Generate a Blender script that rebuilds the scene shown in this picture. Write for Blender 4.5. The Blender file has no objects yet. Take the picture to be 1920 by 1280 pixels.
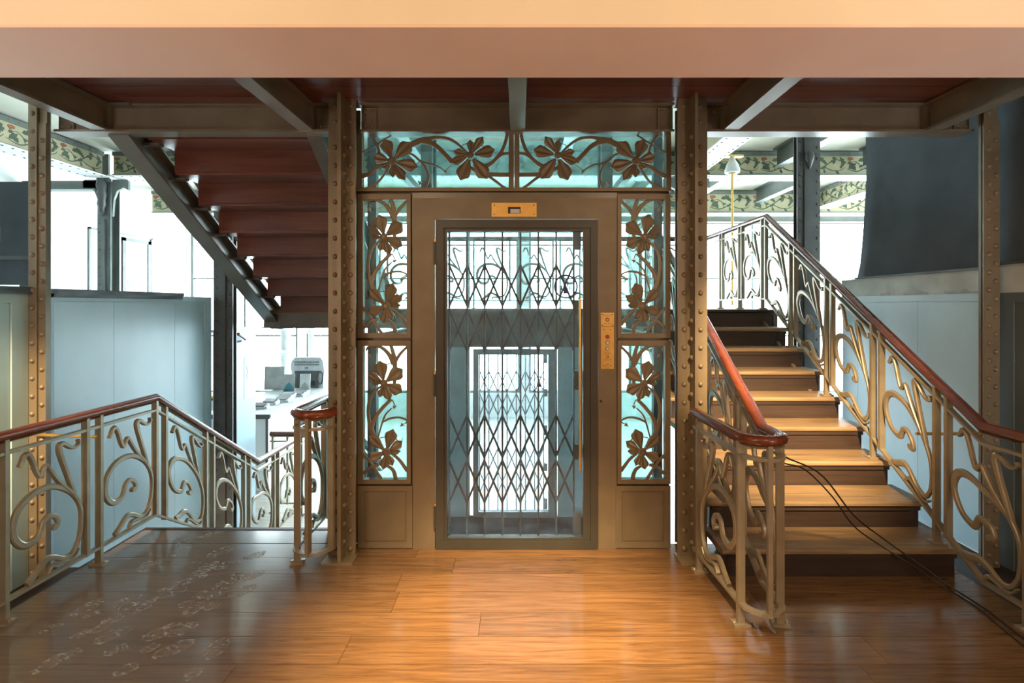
import bpy, math, random
from mathutils import Vector, Matrix, noise as mnoise
random.seed(7)
PI = math.pi
S = bpy.context.scene
COL = S.collection

# ------------------------------------------------------------------ camera
cam_d = bpy.data.cameras.new('camera')
cam = bpy.data.objects.new('camera', cam_d); COL.objects.link(cam)
cam.location = (0, 0, 1.62); cam.rotation_euler = (PI/2, 0, 0)
cam_d.sensor_width = 36.0; cam_d.lens = 18.0
cam_d.shift_x = (960-975)/1920.0            # level view camera, horizon above the middle
cam_d.shift_y = (572-640)/1920.0
cam_d.clip_start = 0.05
S.camera = cam

# ------------------------------------------------------------------ world: bright overcast sky
W = bpy.data.worlds.new('overcast_sky'); S.world = W; W.use_nodes = True
bg = W.node_tree.nodes['Background']
bg.inputs[0].default_value = (0.80, 0.93, 1.0, 1); bg.inputs[1].default_value = 18.0

# ------------------------------------------------------------------ lamps
def spot(name, loc, target, power, size, blend, col, rad=0.06):
    d = bpy.data.lights.new(name, 'SPOT'); d.energy = power; d.spot_size = math.radians(size); d.spot_blend = blend
    d.color = col; d.shadow_soft_size = rad
    o = bpy.data.objects.new(name, d); COL.objects.link(o); o.location = loc
    o.rotation_euler = (Vector(target)-Vector(loc)).to_track_quat('-Z', 'Y').to_euler()
    return o
def area(name, loc, target, power, sx, sy, col):
    d = bpy.data.lights.new(name, 'AREA'); d.energy = power; d.shape = 'RECTANGLE'; d.size = sx; d.size_y = sy; d.color = col
    o = bpy.data.objects.new(name, d); COL.objects.link(o); o.location = loc
    o.rotation_euler = (Vector(target)-Vector(loc)).to_track_quat('-Z', 'Y').to_euler()
    return o
WARM = (1.0, 0.69, 0.36)
spot('ceiling_spot_lamp', (0.0, 1.15, 3.2), (0.0, 2.40, 0), 3100, 44, 1.0, WARM)
spot('ceiling_spot_lamp', (1.2, 0.8, 3.2), (1.9, 3.85, 0.75), 4200, 29, 1.0, WARM)
spot('ceiling_spot_lamp', (-2.75, 0.6, 3.2), (-3.0, 3.25, 0.75), 1700, 20, 1.0, WARM)
def fill_point(name, loc, power, col, rad=0.12):
    d = bpy.data.lights.new(name, 'POINT'); d.energy = power; d.color = col; d.shadow_soft_size = rad
    o = bpy.data.objects.new(name, d); COL.objects.link(o); o.location = loc
    return o
for sx in (-1, 1):
    fill_point('unseen_low_fill', (sx*2.6, -0.5, 1.85), 76, (1.0, 0.78, 0.56), 0.2)  # added low fill, unseen, for the beam underside and elevator front
    fill_point('unseen_high_fill', (sx*1.3, -0.2, 3.1), 36, (1.0, 0.78, 0.54), 0.15)  # added high fill, unseen, to brighten the beam face and floor
S.view_settings.view_transform = 'Standard'; S.view_settings.look = 'None'
S.view_settings.gamma = 1.0; S.view_settings.use_curve_mapping = False
S.view_settings.exposure = 0.0

# ------------------------------------------------------------------ materials
def new_mat(name):
    m = bpy.data.materials.new(name); m.use_nodes = True
    nt = m.node_tree; b = nt.nodes['Principled BSDF']
    return m, nt, b
def paint(name, col, rough=0.5, metal=0.0, var=0.12, scale=6.0, bump=0.0, bscale=120.0, col2=None, spec=0.5, stretch=(1,1,1)):
    m, nt, b = new_mat(name)
    N, L = nt.nodes, nt.links
    tc = N.new('ShaderNodeTexCoord'); mp = N.new('ShaderNodeMapping'); mp.inputs['Scale'].default_value = stretch
    L.new(tc.outputs['Object'], mp.inputs['Vector'])
    nz = N.new('ShaderNodeTexNoise'); nz.inputs['Scale'].default_value = scale; nz.inputs['Detail'].default_value = 6
    L.new(mp.outputs[0], nz.inputs['Vector'])
    mx = N.new('ShaderNodeMix'); mx.data_type = 'RGBA'
    c2 = col2 if col2 else tuple(max(0, c*(1-var*2.2)) for c in col)
    c1 = tuple(min(1, c*(1+var)) for c in col)
    mx.inputs['A'].default_value = (*c2, 1); mx.inputs['B'].default_value = (*c1, 1)
    rr = N.new('ShaderNodeMapRange'); rr.inputs[1].default_value = 0.3; rr.inputs[2].default_value = 0.7
    L.new(nz.outputs['Fac'], rr.inputs[0]); L.new(rr.outputs[0], mx.inputs['Factor'])
    L.new(mx.outputs['Result'], b.inputs['Base Color'])
    b.inputs['Roughness'].default_value = rough; b.inputs['Metallic'].default_value = metal
    b.inputs['Specular IOR Level'].default_value = spec
    if bump:
        n2 = N.new('ShaderNodeTexNoise'); n2.inputs['Scale'].default_value = bscale; n2.inputs['Detail'].default_value = 3
        L.new(tc.outputs['Object'], n2.inputs['Vector'])
        bp = N.new('ShaderNodeBump'); bp.inputs['Strength'].default_value = bump; bp.inputs['Distance'].default_value = 0.004
        L.new(n2.outputs['Fac'], bp.inputs['Height']); L.new(bp.outputs[0], b.inputs['Normal'])
    return m
def wood(name, c_dark, c_light, rough=0.35, along=0, scale=3.0, rnd=0.25, bump=0.08, spec=0.5):
    m, nt, b = new_mat(name); N, L = nt.nodes, nt.links
    tc = N.new('ShaderNodeTexCoord'); oi = N.new('ShaderNodeObjectInfo')
    ad = N.new('ShaderNodeVectorMath'); ad.operation = 'ADD'
    cb = N.new('ShaderNodeCombineXYZ')
    ml = N.new('ShaderNodeMath'); ml.operation = 'MULTIPLY'; ml.inputs[1].default_value = 37.0
    L.new(oi.outputs['Random'], ml.inputs[0])
    for i in range(3): L.new(ml.outputs[0], cb.inputs[i])
    L.new(tc.outputs['Object'], ad.inputs[0]); L.new(cb.outputs[0], ad.inputs[1])
    mp = N.new('ShaderNodeMapping'); sc = [9.0, 9.0, 9.0]; sc[along] = 0.55
    mp.inputs['Scale'].default_value = sc; L.new(ad.outputs[0], mp.inputs['Vector'])
    n1 = N.new('ShaderNodeTexNoise'); n1.inputs['Scale'].default_value = scale; n1.inputs['Detail'].default_value = 8
    n1.inputs['Roughness'].default_value = 0.62; n1.inputs['Distortion'].default_value = 0.9
    L.new(mp.outputs[0], n1.inputs['Vector'])
    n2 = N.new('ShaderNodeTexNoise'); n2.inputs['Scale'].default_value = 1.1; n2.inputs['Detail'].default_value = 4
    L.new(ad.outputs[0], n2.inputs['Vector'])
    rr = N.new('ShaderNodeMapRange'); rr.inputs[1].default_value = 0.3; rr.inputs[2].default_value = 0.72
    L.new(n1.outputs['Fac'], rr.inputs[0])
    mx = N.new('ShaderNodeMix'); mx.data_type = 'RGBA'
    mx.inputs['A'].default_value = (*c_dark, 1); mx.inputs['B'].default_value = (*c_light, 1)
    L.new(rr.outputs[0], mx.inputs['Factor'])
    hs = N.new('ShaderNodeHueSaturation')
    vr = N.new('ShaderNodeMapRange'); vr.inputs[3].default_value = 1-rnd; vr.inputs[4].default_value = 1+rnd
    L.new(oi.outputs['Random'], vr.inputs[0]); 
    v2 = N.new('ShaderNodeMapRange'); v2.inputs[1].default_value = .3; v2.inputs[2].default_value = .7
    v2.inputs[3].default_value = 0.8; v2.inputs[4].default_value = 1.15
    L.new(n2.outputs['Fac'], v2.inputs[0])
    mm = N.new('ShaderNodeMath'); mm.operation = 'MULTIPLY'; L.new(vr.outputs[0], mm.inputs[0]); L.new(v2.outputs[0], mm.inputs[1])
    L.new(mm.outputs[0], hs.inputs['Value']); L.new(mx.outputs['Result'], hs.inputs['Color'])
    L.new(hs.outputs[0], b.inputs['Base Color'])
    r2 = N.new('ShaderNodeMapRange'); r2.inputs[3].default_value = rough*0.8; r2.inputs[4].default_value = min(1, rough*1.3)
    L.new(n2.outputs['Fac'], r2.inputs[0]); L.new(r2.outputs[0], b.inputs['Roughness'])
    b.inputs['Specular IOR Level'].default_value = spec
    if bump:
        bp = N.new('ShaderNodeBump'); bp.inputs['Strength'].default_value = bump; bp.inputs['Distance'].default_value = 0.002
        L.new(n1.outputs['Fac'], bp.inputs['Height']); L.new(bp.outputs[0], b.inputs['Normal'])
    return m
def glass(name, tint, gloss=0.08, grime=0.0, grime_col=(0.8, 0.88, 0.95)):
    m = bpy.data.materials.new(name); m.use_nodes = True
    nt = m.node_tree; N, L = nt.nodes, nt.links; N.clear()
    out = N.new('ShaderNodeOutputMaterial'); tr = N.new('ShaderNodeBsdfTransparent'); tr.inputs[0].default_value = (*tint, 1)
    gl = N.new('ShaderNodeBsdfGlossy'); gl.inputs['Roughness'].default_value = 0.02; gl.inputs[0].default_value = (.9, .95, .95, 1)
    m1 = N.new('ShaderNodeMixShader'); m1.inputs[0].default_value = gloss
    L.new(tr.outputs[0], m1.inputs[1]); L.new(gl.outputs[0], m1.inputs[2])
    last = m1
    if grime:
        df = N.new('ShaderNodeBsdfDiffuse'); df.inputs[0].default_value = (*grime_col, 1)
        tl = N.new('ShaderNodeBsdfTranslucent'); tl.inputs[0].default_value = (*grime_col, 1)
        ds = N.new('ShaderNodeMixShader'); ds.inputs[0].default_value = 0.9
        L.new(df.outputs[0], ds.inputs[1]); L.new(tl.outputs[0], ds.inputs[2])
        tc = N.new('ShaderNodeTexCoord'); nz = N.new('ShaderNodeTexNoise'); nz.inputs['Scale'].default_value = 9; nz.inputs['Detail'].default_value = 10
        nz.inputs['Roughness'].default_value = 0.75
        L.new(tc.outputs['Object'], nz.inputs['Vector'])
        rr = N.new('ShaderNodeMapRange'); rr.inputs[1].default_value = .42; rr.inputs[2].default_value = .78; rr.inputs[3].default_value = grime*0.3; rr.inputs[4].default_value = grime*2.4
        L.new(nz.outputs['Fac'], rr.inputs[0])
        m2 = N.new('ShaderNodeMixShader'); L.new(rr.outputs[0], m2.inputs[0]); L.new(m1.outputs[0], m2.inputs[1]); L.new(ds.outputs[0], m2.inputs[2])
        last = m2
    L.new(last.outputs[0], out.inputs[0])
    return m
M = {}
M['bronze'] = paint('bronze_brown_paint', (0.185, 0.145, 0.092), 0.40, 0.15, 0.08, 5, 0.12, 160)
M['rail'] = paint('railing_paint', (0.31, 0.262, 0.185), 0.36, 0.35, 0.08, 9, 0.15, 120)
M['darkdoor'] = paint('dark_door_paint', (0.058, 0.056, 0.048), 0.38, 0.2, 0.08, 5, 0.08, 160)
M['header'] = paint('grey_brown_header', (0.19, 0.165, 0.13), 0.5, 0, 0.3, 3)
M['gate'] = paint('black_gate_paint', (0.012, 0.013, 0.013), 0.5, 0.0, 0.1)
M['beam'] = paint('brown_beam_paint', (0.19, 0.155, 0.112), 0.3, 0.15, 0.1, 4, 0.1, 150)
M['greybeam'] = paint('grey_steel_paint', (0.15, 0.14, 0.12), 0.3, 0.2, 0.1, 4, 0.1, 150)
M['darkcol'] = paint('dark_column_paint', (0.085, 0.088, 0.088), 0.4, 0.2, 0.12, 4)
M['redwood'] = wood('red_stair_wood', (0.085, 0.022, 0.014), (0.185, 0.056, 0.036), 0.32, 0, 3, 0.15, 0.04)
M['mahog'] = wood('mahogany_handrail', (0.10, 0.022, 0.009), (0.20, 0.05, 0.02), 0.2, 1, 3, 0.05, 0.0)
M['floor'] = wood('floor_board_wood', (0.085, 0.043, 0.018), (0.20, 0.108, 0.046), 0.15, 0, 5.0, 0.12, 0.02, 0.85)
def add_dust(m):
    """grey dust film trodden in around the head of the descending stair"""
    nt = m.node_tree; N, L = nt.nodes, nt.links; b = N['Principled BSDF']
    src = b.inputs['Base Color'].links[0].from_socket; _ = 0
    ge = N.new('ShaderNodeNewGeometry'); sp = N.new('ShaderNodeSeparateXYZ'); L.new(ge.outputs['Position'], sp.inputs[0])
    nz = N.new('ShaderNodeTexNoise'); nz.inputs['Scale'].default_value = 2.2; nz.inputs['Detail'].default_value = 9; nz.inputs['Roughness'].default_value = .65
    L.new(ge.outputs['Position'], nz.inputs['Vector'])
    x = N.new('ShaderNodeMath'); x.operation = 'MULTIPLY_ADD'; x.inputs[1].default_value = 1.0; x.inputs[2].default_value = 0.0; L.new(nz.outputs['Fac'], x.inputs[0])
    x2 = N.new('ShaderNodeMath'); x2.operation = 'SUBTRACT'; L.new(x.outputs[0], x2.inputs[0]); L.new(sp.outputs['X'], x2.inputs[1])
    r = N.new('ShaderNodeMapRange'); r.interpolation_type = 'SMOOTHSTEP'; r.inputs[1].default_value = 1.0; r.inputs[2].default_value = 2.9; r.inputs[3].default_value = 0; r.inputs[4].default_value = .5
    L.new(x2.outputs[0], r.inputs[0])
    mx = N.new('ShaderNodeMix'); mx.data_type = 'RGBA'; mx.inputs['B'].default_value = (.20, .19, .17, 1)
    L.new(r.outputs[0], mx.inputs['Factor']); L.new(src, mx.inputs['A']); L.new(mx.outputs['Result'], b.inputs['Base Color'])
add_dust(M['floor'])
M['tread'] = wood('worn_tread_wood', (0.14, 0.09, 0.05), (0.31, 0.215, 0.12), 0.45, 0, 3, 0.12, 0.1)
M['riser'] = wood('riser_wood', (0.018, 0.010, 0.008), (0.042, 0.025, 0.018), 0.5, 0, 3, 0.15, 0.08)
M['undersub'] = paint('dark_gap', (0.02, 0.014, 0.01), 0.9)
M['panel'] = paint('pale_blue_panel_paint', (0.44, 0.59, 0.68), 0.38, 0, 0.07, 1.6, 0.03, 60, stretch=(1, 1, .4))
M['panelgreen'] = paint('grey_green_panel_paint', (0.36, 0.48, 0.49), 0.4, 0, 0.07, 1.6)
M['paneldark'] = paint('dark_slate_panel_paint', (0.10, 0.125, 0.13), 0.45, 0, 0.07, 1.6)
M['slatecap'] = paint('worn_slate_cap', (0.13, 0.16, 0.18), 0.6, 0, 0.35, 14, stretch=(1, .2, 1))
M['plaster'] = paint('patchy_plaster', (0.50, 0.54, 0.54), 0.75, 0, 0.1, 5, 0.1, 40)
M['cloth'] = paint('dark_grey_cloth', (0.052, 0.064, 0.075), 0.85, 0, 0.12, 3, 0.15, 300)
M['soffit'] = paint('cream_plaster', (0.84, 0.72, 0.55), 0.8, 0, 0.02, 2)
M['soffit_bounce'] = paint('cream_plaster_floor_bounce', (0.88, 0.62, 0.52), 0.8, 0, 0.02, 2)  # beam underside: warm light bounced off the floor is put into this tint
M['room'] = paint('warm_room_wall', (0.42, 0.30, 0.20), 0.9, 0, 0.05, 2)
M['white'] = paint('white_wall_paint', (0.82, 0.85, 0.86), 0.8, 0, 0.02, 2)
M['hallfloor'] = wood('pale_hall_floor', (0.36, 0.33, 0.29), (0.56, 0.53, 0.48), 0.3, 0, 3, 0.1, 0.04)
M['ceilcream'] = paint('cream_ceiling_paint', (0.66, 0.66, 0.56), 0.7, 0, 0.06, 1.5)
M['greenbeam'] = paint('grey_green_beam_paint', (0.15, 0.17, 0.155), 0.45, 0.1, 0.1, 4)
M['frieze'] = paint('cream_frieze_ground', (0.42, 0.38, 0.24), 0.7, 0, 0.06, 4)
M['leafgreen'] = paint('printed_leaf_green', (0.07, 0.10, 0.065), 0.7)
M['rosepink'] = paint('printed_rose', (0.32, 0.10, 0.06), 0.7)
M['brass'] = paint('brushed_brass', (0.80, 0.50, 0.16), 0.3, 0.85, 0.05, 20)
M['chrome'] = paint('chrome', (0.7, 0.7, 0.7), 0.15, 1.0, 0.0)
M['red'] = paint('red_button', (0.55, 0.05, 0.05), 0.3)
M['navy'] = paint('navy_vinyl', (0.02, 0.025, 0.10), 0.5)
M['black'] = paint('black_plastic', (0.015, 0.016, 0.018), 0.4)
M['silver'] = paint('silver_plastic', (0.50, 0.53, 0.55), 0.35, 0.3)
M['greyp'] = paint('grey_card', (0.36, 0.38, 0.39), 0.6)
M['teal'] = paint('teal_print', (0.04, 0.22, 0.26), 0.6)
M['yellow'] = paint('yellow_edge', (0.75, 0.45, 0.04), 0.5)
M['orange'] = paint('orange_tip', (0.8, 0.2, 0.02), 0.5)
M['rubber'] = paint('black_cable', (0.012, 0.011, 0.010), 0.5)
M['castwhite'] = paint('white_cast_iron', (0.62, 0.66, 0.67), 0.4)
M['engrave'] = paint('engraved_dark', (0.16, 0.09, 0.03), 0.6)
M['tealglass'] = glass('tinted_teal_glass', (0.80, 0.925, 0.915), 0.06, 0.06, (0.60, 0.80, 0.80))
M['clear'] = glass('clear_glass', (0.94, 0.97, 0.97), 0.05)
M['doorglass'] = glass('scratched_door_glass', (0.92, 0.96, 0.97), 0.035, 0.065)
def dust_mat(name, lo, hi):
    m = bpy.data.materials.new(name); m.use_nodes = True
    nt = m.node_tree; N, L = nt.nodes, nt.links; N.clear()
    out = N.new('ShaderNodeOutputMaterial'); tr = N.new('ShaderNodeBsdfTransparent'); df = N.new('ShaderNodeBsdfDiffuse')
    df.inputs[0].default_value = (0.5, 0.5, 0.48, 1)
    tc = N.new('ShaderNodeTexCoord'); nz = N.new('ShaderNodeTexNoise'); nz.inputs['Scale'].default_value = 38; nz.inputs['Detail'].default_value = 8
    L.new(tc.outputs['Object'], nz.inputs['Vector'])
    rr = N.new('ShaderNodeMapRange'); rr.inputs[1].default_value = .40; rr.inputs[2].default_value = .62; rr.inputs[3].default_value = lo; rr.inputs[4].default_value = hi
    L.new(nz.outputs['Fac'], rr.inputs[0])
    mx = N.new('ShaderNodeMixShader'); L.new(rr.outputs[0], mx.inputs[0]); L.new(tr.outputs[0], mx.inputs[1]); L.new(df.outputs[0], mx.inputs[2])
    L.new(mx.outputs[0], out.inputs[0])
    return m
M['dust'] = dust_mat('pale_dust', .05, .50); M['dustfaint'] = dust_mat('faint_dust', .0, .26)

# ------------------------------------------------------------------ mesh helpers
WL = {}                                             # world origin of every object that may be a parent
class MB:
    def __init__(s): s.v = []; s.f = []; s.mi = []
    def add(s, vs, fs, mi=0):
        o = len(s.v); s.v += [tuple(v) for v in vs]; s.f += [tuple(i+o for i in f) for f in fs]; s.mi += [mi]*len(fs)
        return s
    def box(s, x0, x1, y0, y1, z0, z1, mi=0):
        return s.hexa([(x0,y0,z0),(x1,y0,z0),(x1,y1,z0),(x0,y1,z0),(x0,y0,z1),(x1,y0,z1),(x1,y1,z1),(x0,y1,z1)], mi)
    def hexa(s, p, mi=0):
        return s.add(p, [(0,3,2,1),(4,5,6,7),(0,1,5,4),(1,2,6,5),(2,3,7,6),(3,0,4,7)], mi)
    def prism(s, poly, fn, d0, d1, mi=0):
        n = len(poly)
        s.add([fn(a, b, d0) for a, b in poly]+[fn(a, b, d1) for a, b in poly],
              [tuple(range(n)), tuple(range(2*n-1, n-1, -1))]+[(i, i+n, (i+1) % n+n, (i+1) % n) for i in range(n)], mi)
        return s
    def tube(s, pts, r, n=8, mi=0, rb=None, up=Vector((0,0,1)), caps=True):
        pts = [Vector(p) for p in pts]; m = len(pts); vs = []
        for i, p in enumerate(pts):
            a = (p-pts[i-1]).normalized() if i > 0 else None
            b = (pts[i+1]-p).normalized() if i < m-1 else None
            t = (a+b).normalized() if a and b else (a or b)
            u = up if abs(t.dot(up)) < 0.98 else Vector((1,0,0))
            sx = t.cross(u).normalized(); sz = sx.cross(t).normalized()
            k = 1.0
            if a and b:
                c = max(0.5, math.cos(a.angle(b)/2)); k = 1/c
            rr = r[i] if isinstance(r, (list, tuple)) else r
            r2 = rb if rb else rr
            for j in range(n):
                an = 2*PI*j/n
                vs.append(p+sx*(rr*math.cos(an)*k)+sz*(r2*math.sin(an)))
        fs = [(i*n+j, i*n+(j+1) % n, (i+1)*n+(j+1) % n, (i+1)*n+j) for i in range(m-1) for j in range(n)]
        if caps: fs += [tuple(range(n-1, -1, -1)), tuple((m-1)*n+j for j in range(n))]
        return s.add(vs, fs, mi)
    def lathe(s, c, prof, n=14, mi=0):
        vs = []; m = len(prof)
        for r, z in prof:
            for j in range(n):
                a = 2*PI*j/n; vs.append((c[0]+r*math.cos(a), c[1]+r*math.sin(a), c[2]+z))
        fs = [(i*n+j, i*n+(j+1) % n, (i+1)*n+(j+1) % n, (i+1)*n+j) for i in range(m-1) for j in range(n)]
        fs += [tuple(range(n-1, -1, -1)), tuple((m-1)*n+j for j in range(n))]
        return s.add(vs, fs, mi)
    def disc(s, c, r, axis, h, n=12, mi=0):
        """short round boss, axis a unit vector"""
        ax = Vector(axis); c = Vector(c); u = ax.orthogonal().normalized(); w = ax.cross(u)
        vs = []
        for rr, d in ((r, 0), (r, h*.6), (r*.75, h)):
            for j in range(n):
                a = 2*PI*j/n; vs.append(c+ax*d+u*(rr*math.cos(a))+w*(rr*math.sin(a)))
        fs = [(i*n+j, i*n+(j+1) % n, (i+1)*n+(j+1) % n, (i+1)*n+j) for i in range(2) for j in range(n)]
        fs += [tuple(range(n-1, -1, -1)), tuple(2*n+j for j in range(n))]
        return s.add(vs, fs, mi)
    def stroke(s, pts, fn, t, sub=5, mi=0, flat=False):
        """pts: (a, b, width) in panel metres; fn(a, b, d) -> world"""
        P = catmull(pts, sub)
        m = len(P); vs = []
        prof = [(-1,-.55),(-1,.55),(-.62,1),(.62,1),(1,.55),(1,-.55),(.62,-1),(-.62,-1)] if not flat else [(-1,-1),(-1,1),(1,1),(1,-1)]
        n = len(prof)
        for i, (a, b, w) in enumerate(P):
            i0, i1 = max(0, i-1), min(m-1, i+1)
            dx, dy = P[i1][0]-P[i0][0], P[i1][1]-P[i0][1]; L = math.hypot(dx, dy) or 1
            nx, ny = -dy/L, dx/L
            for k, d in prof:
                vs.append(fn(a+nx*k*w/2, b+ny*k*w/2, d*t/2))
        fs = [(i*n+j, i*n+(j+1) % n, (i+1)*n+(j+1) % n, (i+1)*n+j) for i in range(m-1) for j in range(n)]
        fs += [tuple(range(n-1, -1, -1)), tuple((m-1)*n+j for j in range(n))]
        return s.add(vs, fs, mi)
    def mesh(s, name, mats, org=(0,0,0), smooth=False):
        me = bpy.data.meshes.new(name)
        me.from_pydata([(v[0]-org[0], v[1]-org[1], v[2]-org[2]) for v in s.v], [], s.f)
        for m in (mats if isinstance(mats, (list, tuple)) else [mats]): me.materials.append(M[m])
        if any(s.mi): me.polygons.foreach_set('material_index', s.mi)
        if smooth: me.polygons.foreach_set('use_smooth', [True]*len(me.polygons))
        me.update()
        import bmesh
        bm = bmesh.new(); bm.from_mesh(me); bmesh.ops.recalc_face_normals(bm, faces=bm.faces); bm.to_mesh(me); bm.free()
        if smooth:
            try: me.set_sharp_from_angle(angle=math.radians(40))
            except Exception: pass
        return me
    def build(s, name, mats, parent=None, org=None, smooth=False):
        if parent is not None: org = WL[parent.name]
        elif org is None:
            xs = [v[0] for v in s.v]; ys = [v[1] for v in s.v]; zs = [v[2] for v in s.v]
            org = ((min(xs)+max(xs))/2, (min(ys)+max(ys))/2, min(zs))
        me = s.mesh(name, mats, org, smooth)
        o = bpy.data.objects.new(name, me); COL.objects.link(o)
        if parent is not None: o.parent = parent
        else: o.location = org
        WL[o.name] = tuple(org)
        return o
def catmull(pts, sub):
    if len(pts) < 3: return [tuple(p) for p in pts]
    out = []
    for i in range(len(pts)-1):
        p0 = pts[max(0, i-1)]; p1 = pts[i]; p2 = pts[i+1]; p3 = pts[min(len(pts)-1, i+2)]
        for k in range(sub):
            t = k/sub
            out.append(tuple(0.5*((2*b)+(-a+c)*t+(2*a-5*b+4*c-d)*t*t+(-a+3*b-3*c+d)*t**3) for a, b, c, d in zip(p0, p1, p2, p3)))
    out.append(tuple(pts[-1])); return out
def inst(name, me, parent, loc, rot=(0,0,0)):
    o = bpy.data.objects.new(name, me); COL.objects.link(o); o.parent = parent
    w = WL[parent.name]; o.location = (loc[0]-w[0], loc[1]-w[1], loc[2]-w[2]); o.rotation_euler = rot
    WL[o.name] = tuple(loc)
    return o
def tag(o, label, cat, group=None, kind=None):
    o['label'] = label; o['category'] = cat
    if group: o['group'] = group
    if kind: o['kind'] = kind
    return o
def thing(name, label, cat, loc, group=None):
    o = bpy.data.objects.new(name, None); COL.objects.link(o); o.location = loc; o.empty_display_size = 0.1
    WL[o.name] = tuple(loc); tag(o, label, cat, group); o['kind'] = 'thing'
    return o
def struct(o, label, cat):
    o['kind'] = 'structure'; o['label'] = label; o['category'] = cat
    return o
def dome_mesh(name, r, h, mat):
    b = MB(); n = 8; vs = []
    for rr, d in ((r, 0), (r*.8, h*.62), (r*.35, h)):
        for j in range(n):
            a = 2*PI*j/n; vs.append((rr*math.cos(a), -d, rr*math.sin(a)))
    fs = [(i*n+j, i*n+(j+1) % n, (i+1)*n+(j+1) % n, (i+1)*n+j) for i in range(2) for j in range(n)]+[tuple(2*n+j for j in range(n))]
    b.add(vs, fs); return b.mesh(name, mat, (0,0,0), True)
RIVET = dome_mesh('rivet', 0.0175, 0.016, 'bronze')
RIVET_S = dome_mesh('rivet', 0.013, 0.010, 'beam')
RIVET_D = dome_mesh('rivet', 0.016, 0.011, 'darkcol')
def domes(b, pts, r, h, ax, mi=0):
    for p in pts: b.disc(p, r, ax, h, 8, mi)

# ------------------------------------------------------------------ large structure
FZL = -0.9                                           # level of the lower hall
# floor of boards
fl = MB().box(-2.71, 2.66, -2.2, 3.48, -0.20, -0.034).box(-2.71, -1.2, 3.48, 3.675, -0.20, -0.034).build('floor', 'undersub')
struct(fl, 'brown wooden floor of wide boards in front of the elevator', 'floor')
rows = []
y = 3.092-0.195*26
while y < 3.4: rows.append((y, y+0.195)); y += 0.195
for y0, y1 in rows:
    if y1 < -1.8: continue
    xs = [-2.71]
    x = -2.71+random.uniform(0.9, 2.6)
    while x < 2.2: xs.append(x); x += random.uniform(1.9, 3.2)
    xs.append(2.66)
    for a, b in zip(xs[:-1], xs[1:]):
        MB().box(a+.001, b-.001, y0+.0018, y1-.0018, -0.03, 0).build('floor_plank', 'floor', fl)
MB().box(-2.71, -1.2, 3.489, 3.70, -0.035, 0).build('floor_plank', 'floor', fl)
MB().box(-2.72, -1.2, 3.69, 3.725, -0.03, 0.004).build('floor_nosing', 'riser', fl)
MB().box(-2.735, -2.712, 1.0, 3.70, -0.2, -0.004).build('floor_edge', 'riser', fl)
MB().box(2.662, 2.685, 1.0, 3.45, -0.2, -0.004).build('floor_edge', 'riser', fl)
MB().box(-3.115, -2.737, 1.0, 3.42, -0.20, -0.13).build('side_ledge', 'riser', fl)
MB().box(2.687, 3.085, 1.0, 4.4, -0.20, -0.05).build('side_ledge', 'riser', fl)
# dusty shoe prints
def shoe(b, cx, cy, ang, L, side, pale):
    ca, sa = math.cos(ang), math.sin(ang)
    def fn(a, c, d): return (cx+ca*a-sa*c, cy+sa*a+ca*c, 0.0012+d)
    sole = [(.45,0),(.42,.10),(.30,.155),(.12,.14),(-.02,.10),(-.05,-.02),(.02,-.11),(.18,-.14),(.34,-.115)]
    heel = [(-.20,.08),(-.32,.11),(-.44,.065),(-.46,-.03),(-.40,-.10),(-.28,-.105),(-.20,-.08)]
    fl_ = lambda a, c, d: fn(a, c, 0)
    def flat(pl, mi=0, d=0.0):
        n = len(pl); b.add([fn(a*L, side*c*L, d) for a, c in pl], [tuple(range(n))], mi)
    for poly in (sole, heel):                       # outline ribbons and cross bars of the tread pattern
        m = (sum(p[0] for p in poly)/len(poly), sum(p[1] for p in poly)/len(poly))
        n = len(poly); flat(poly, 1, -.0004)
        for i in range(n):
            p, q = poly[i], poly[(i+1) % n]
            flat([p, q, (m[0]+(q[0]-m[0])*.86, m[1]+(q[1]-m[1])*.86), (m[0]+(p[0]-m[0])*.86, m[1]+(p[1]-m[1])*.86)])
    for a, c in ((.36,.08),(.29,.115),(.22,.125),(.15,.12),(.08,.10),(.02,.08),(-.26,.08),(-.32,.085),(-.38,.07)):
        if (pale+int(a*100)) % 4: flat([(a-.018, -c), (a+.016, -c), (a+.030, c), (a-.004, c)])
    return b
foot_px = [(328,1043,60),(268,1070,75),(393,1043,40),(460,1047,20),(373,1007,35),(413,1097,40),(343,1093,30),(450,1087,20),(290,1120,20),(387,1120,15),
           (433,1118,35),(140,1153,52),(213,1135,30),(197,1167,40),(233,1153,45),(350,1153,60),(183,1203,35),(273,1197,20),(320,1193,40),(390,1233,62),(293,1230,25),(67,1260,50),(405,1065,25),(370,1075,50)]
for i, (px, py, an) in enumerate(foot_px):
    Y = 1555.0/(py-572); X = (px-975)/960.0*Y
    shoe(MB(), X, Y, math.radians(an+25), 0.29+.03*(i % 3), 1 if i % 2 else -1, i).build('shoe_print', ['dust', 'dustfaint'], fl)

# lower hall shell
o = MB().box(-7.5, 8.2, -0.5, 11.6, FZL-.12, FZL).build('floor_hall', 'hallfloor'); struct(o, 'pale wooden floor of the sunlit lower hall', 'floor')
o = MB().box(-7.62, -7.5, -0.5, 11.6, FZL, 3.9).build('wall_hall_left', 'white'); struct(o, 'white painted side wall of the bright hall', 'wall')
wall_hl = o
o = MB().box(-7.62, 8.3, 1.4, 11.7, 3.9, 4.0).build('ceiling_hall', 'ceilcream'); struct(o, 'cream ceiling between the painted hall beams', 'ceiling')
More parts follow.
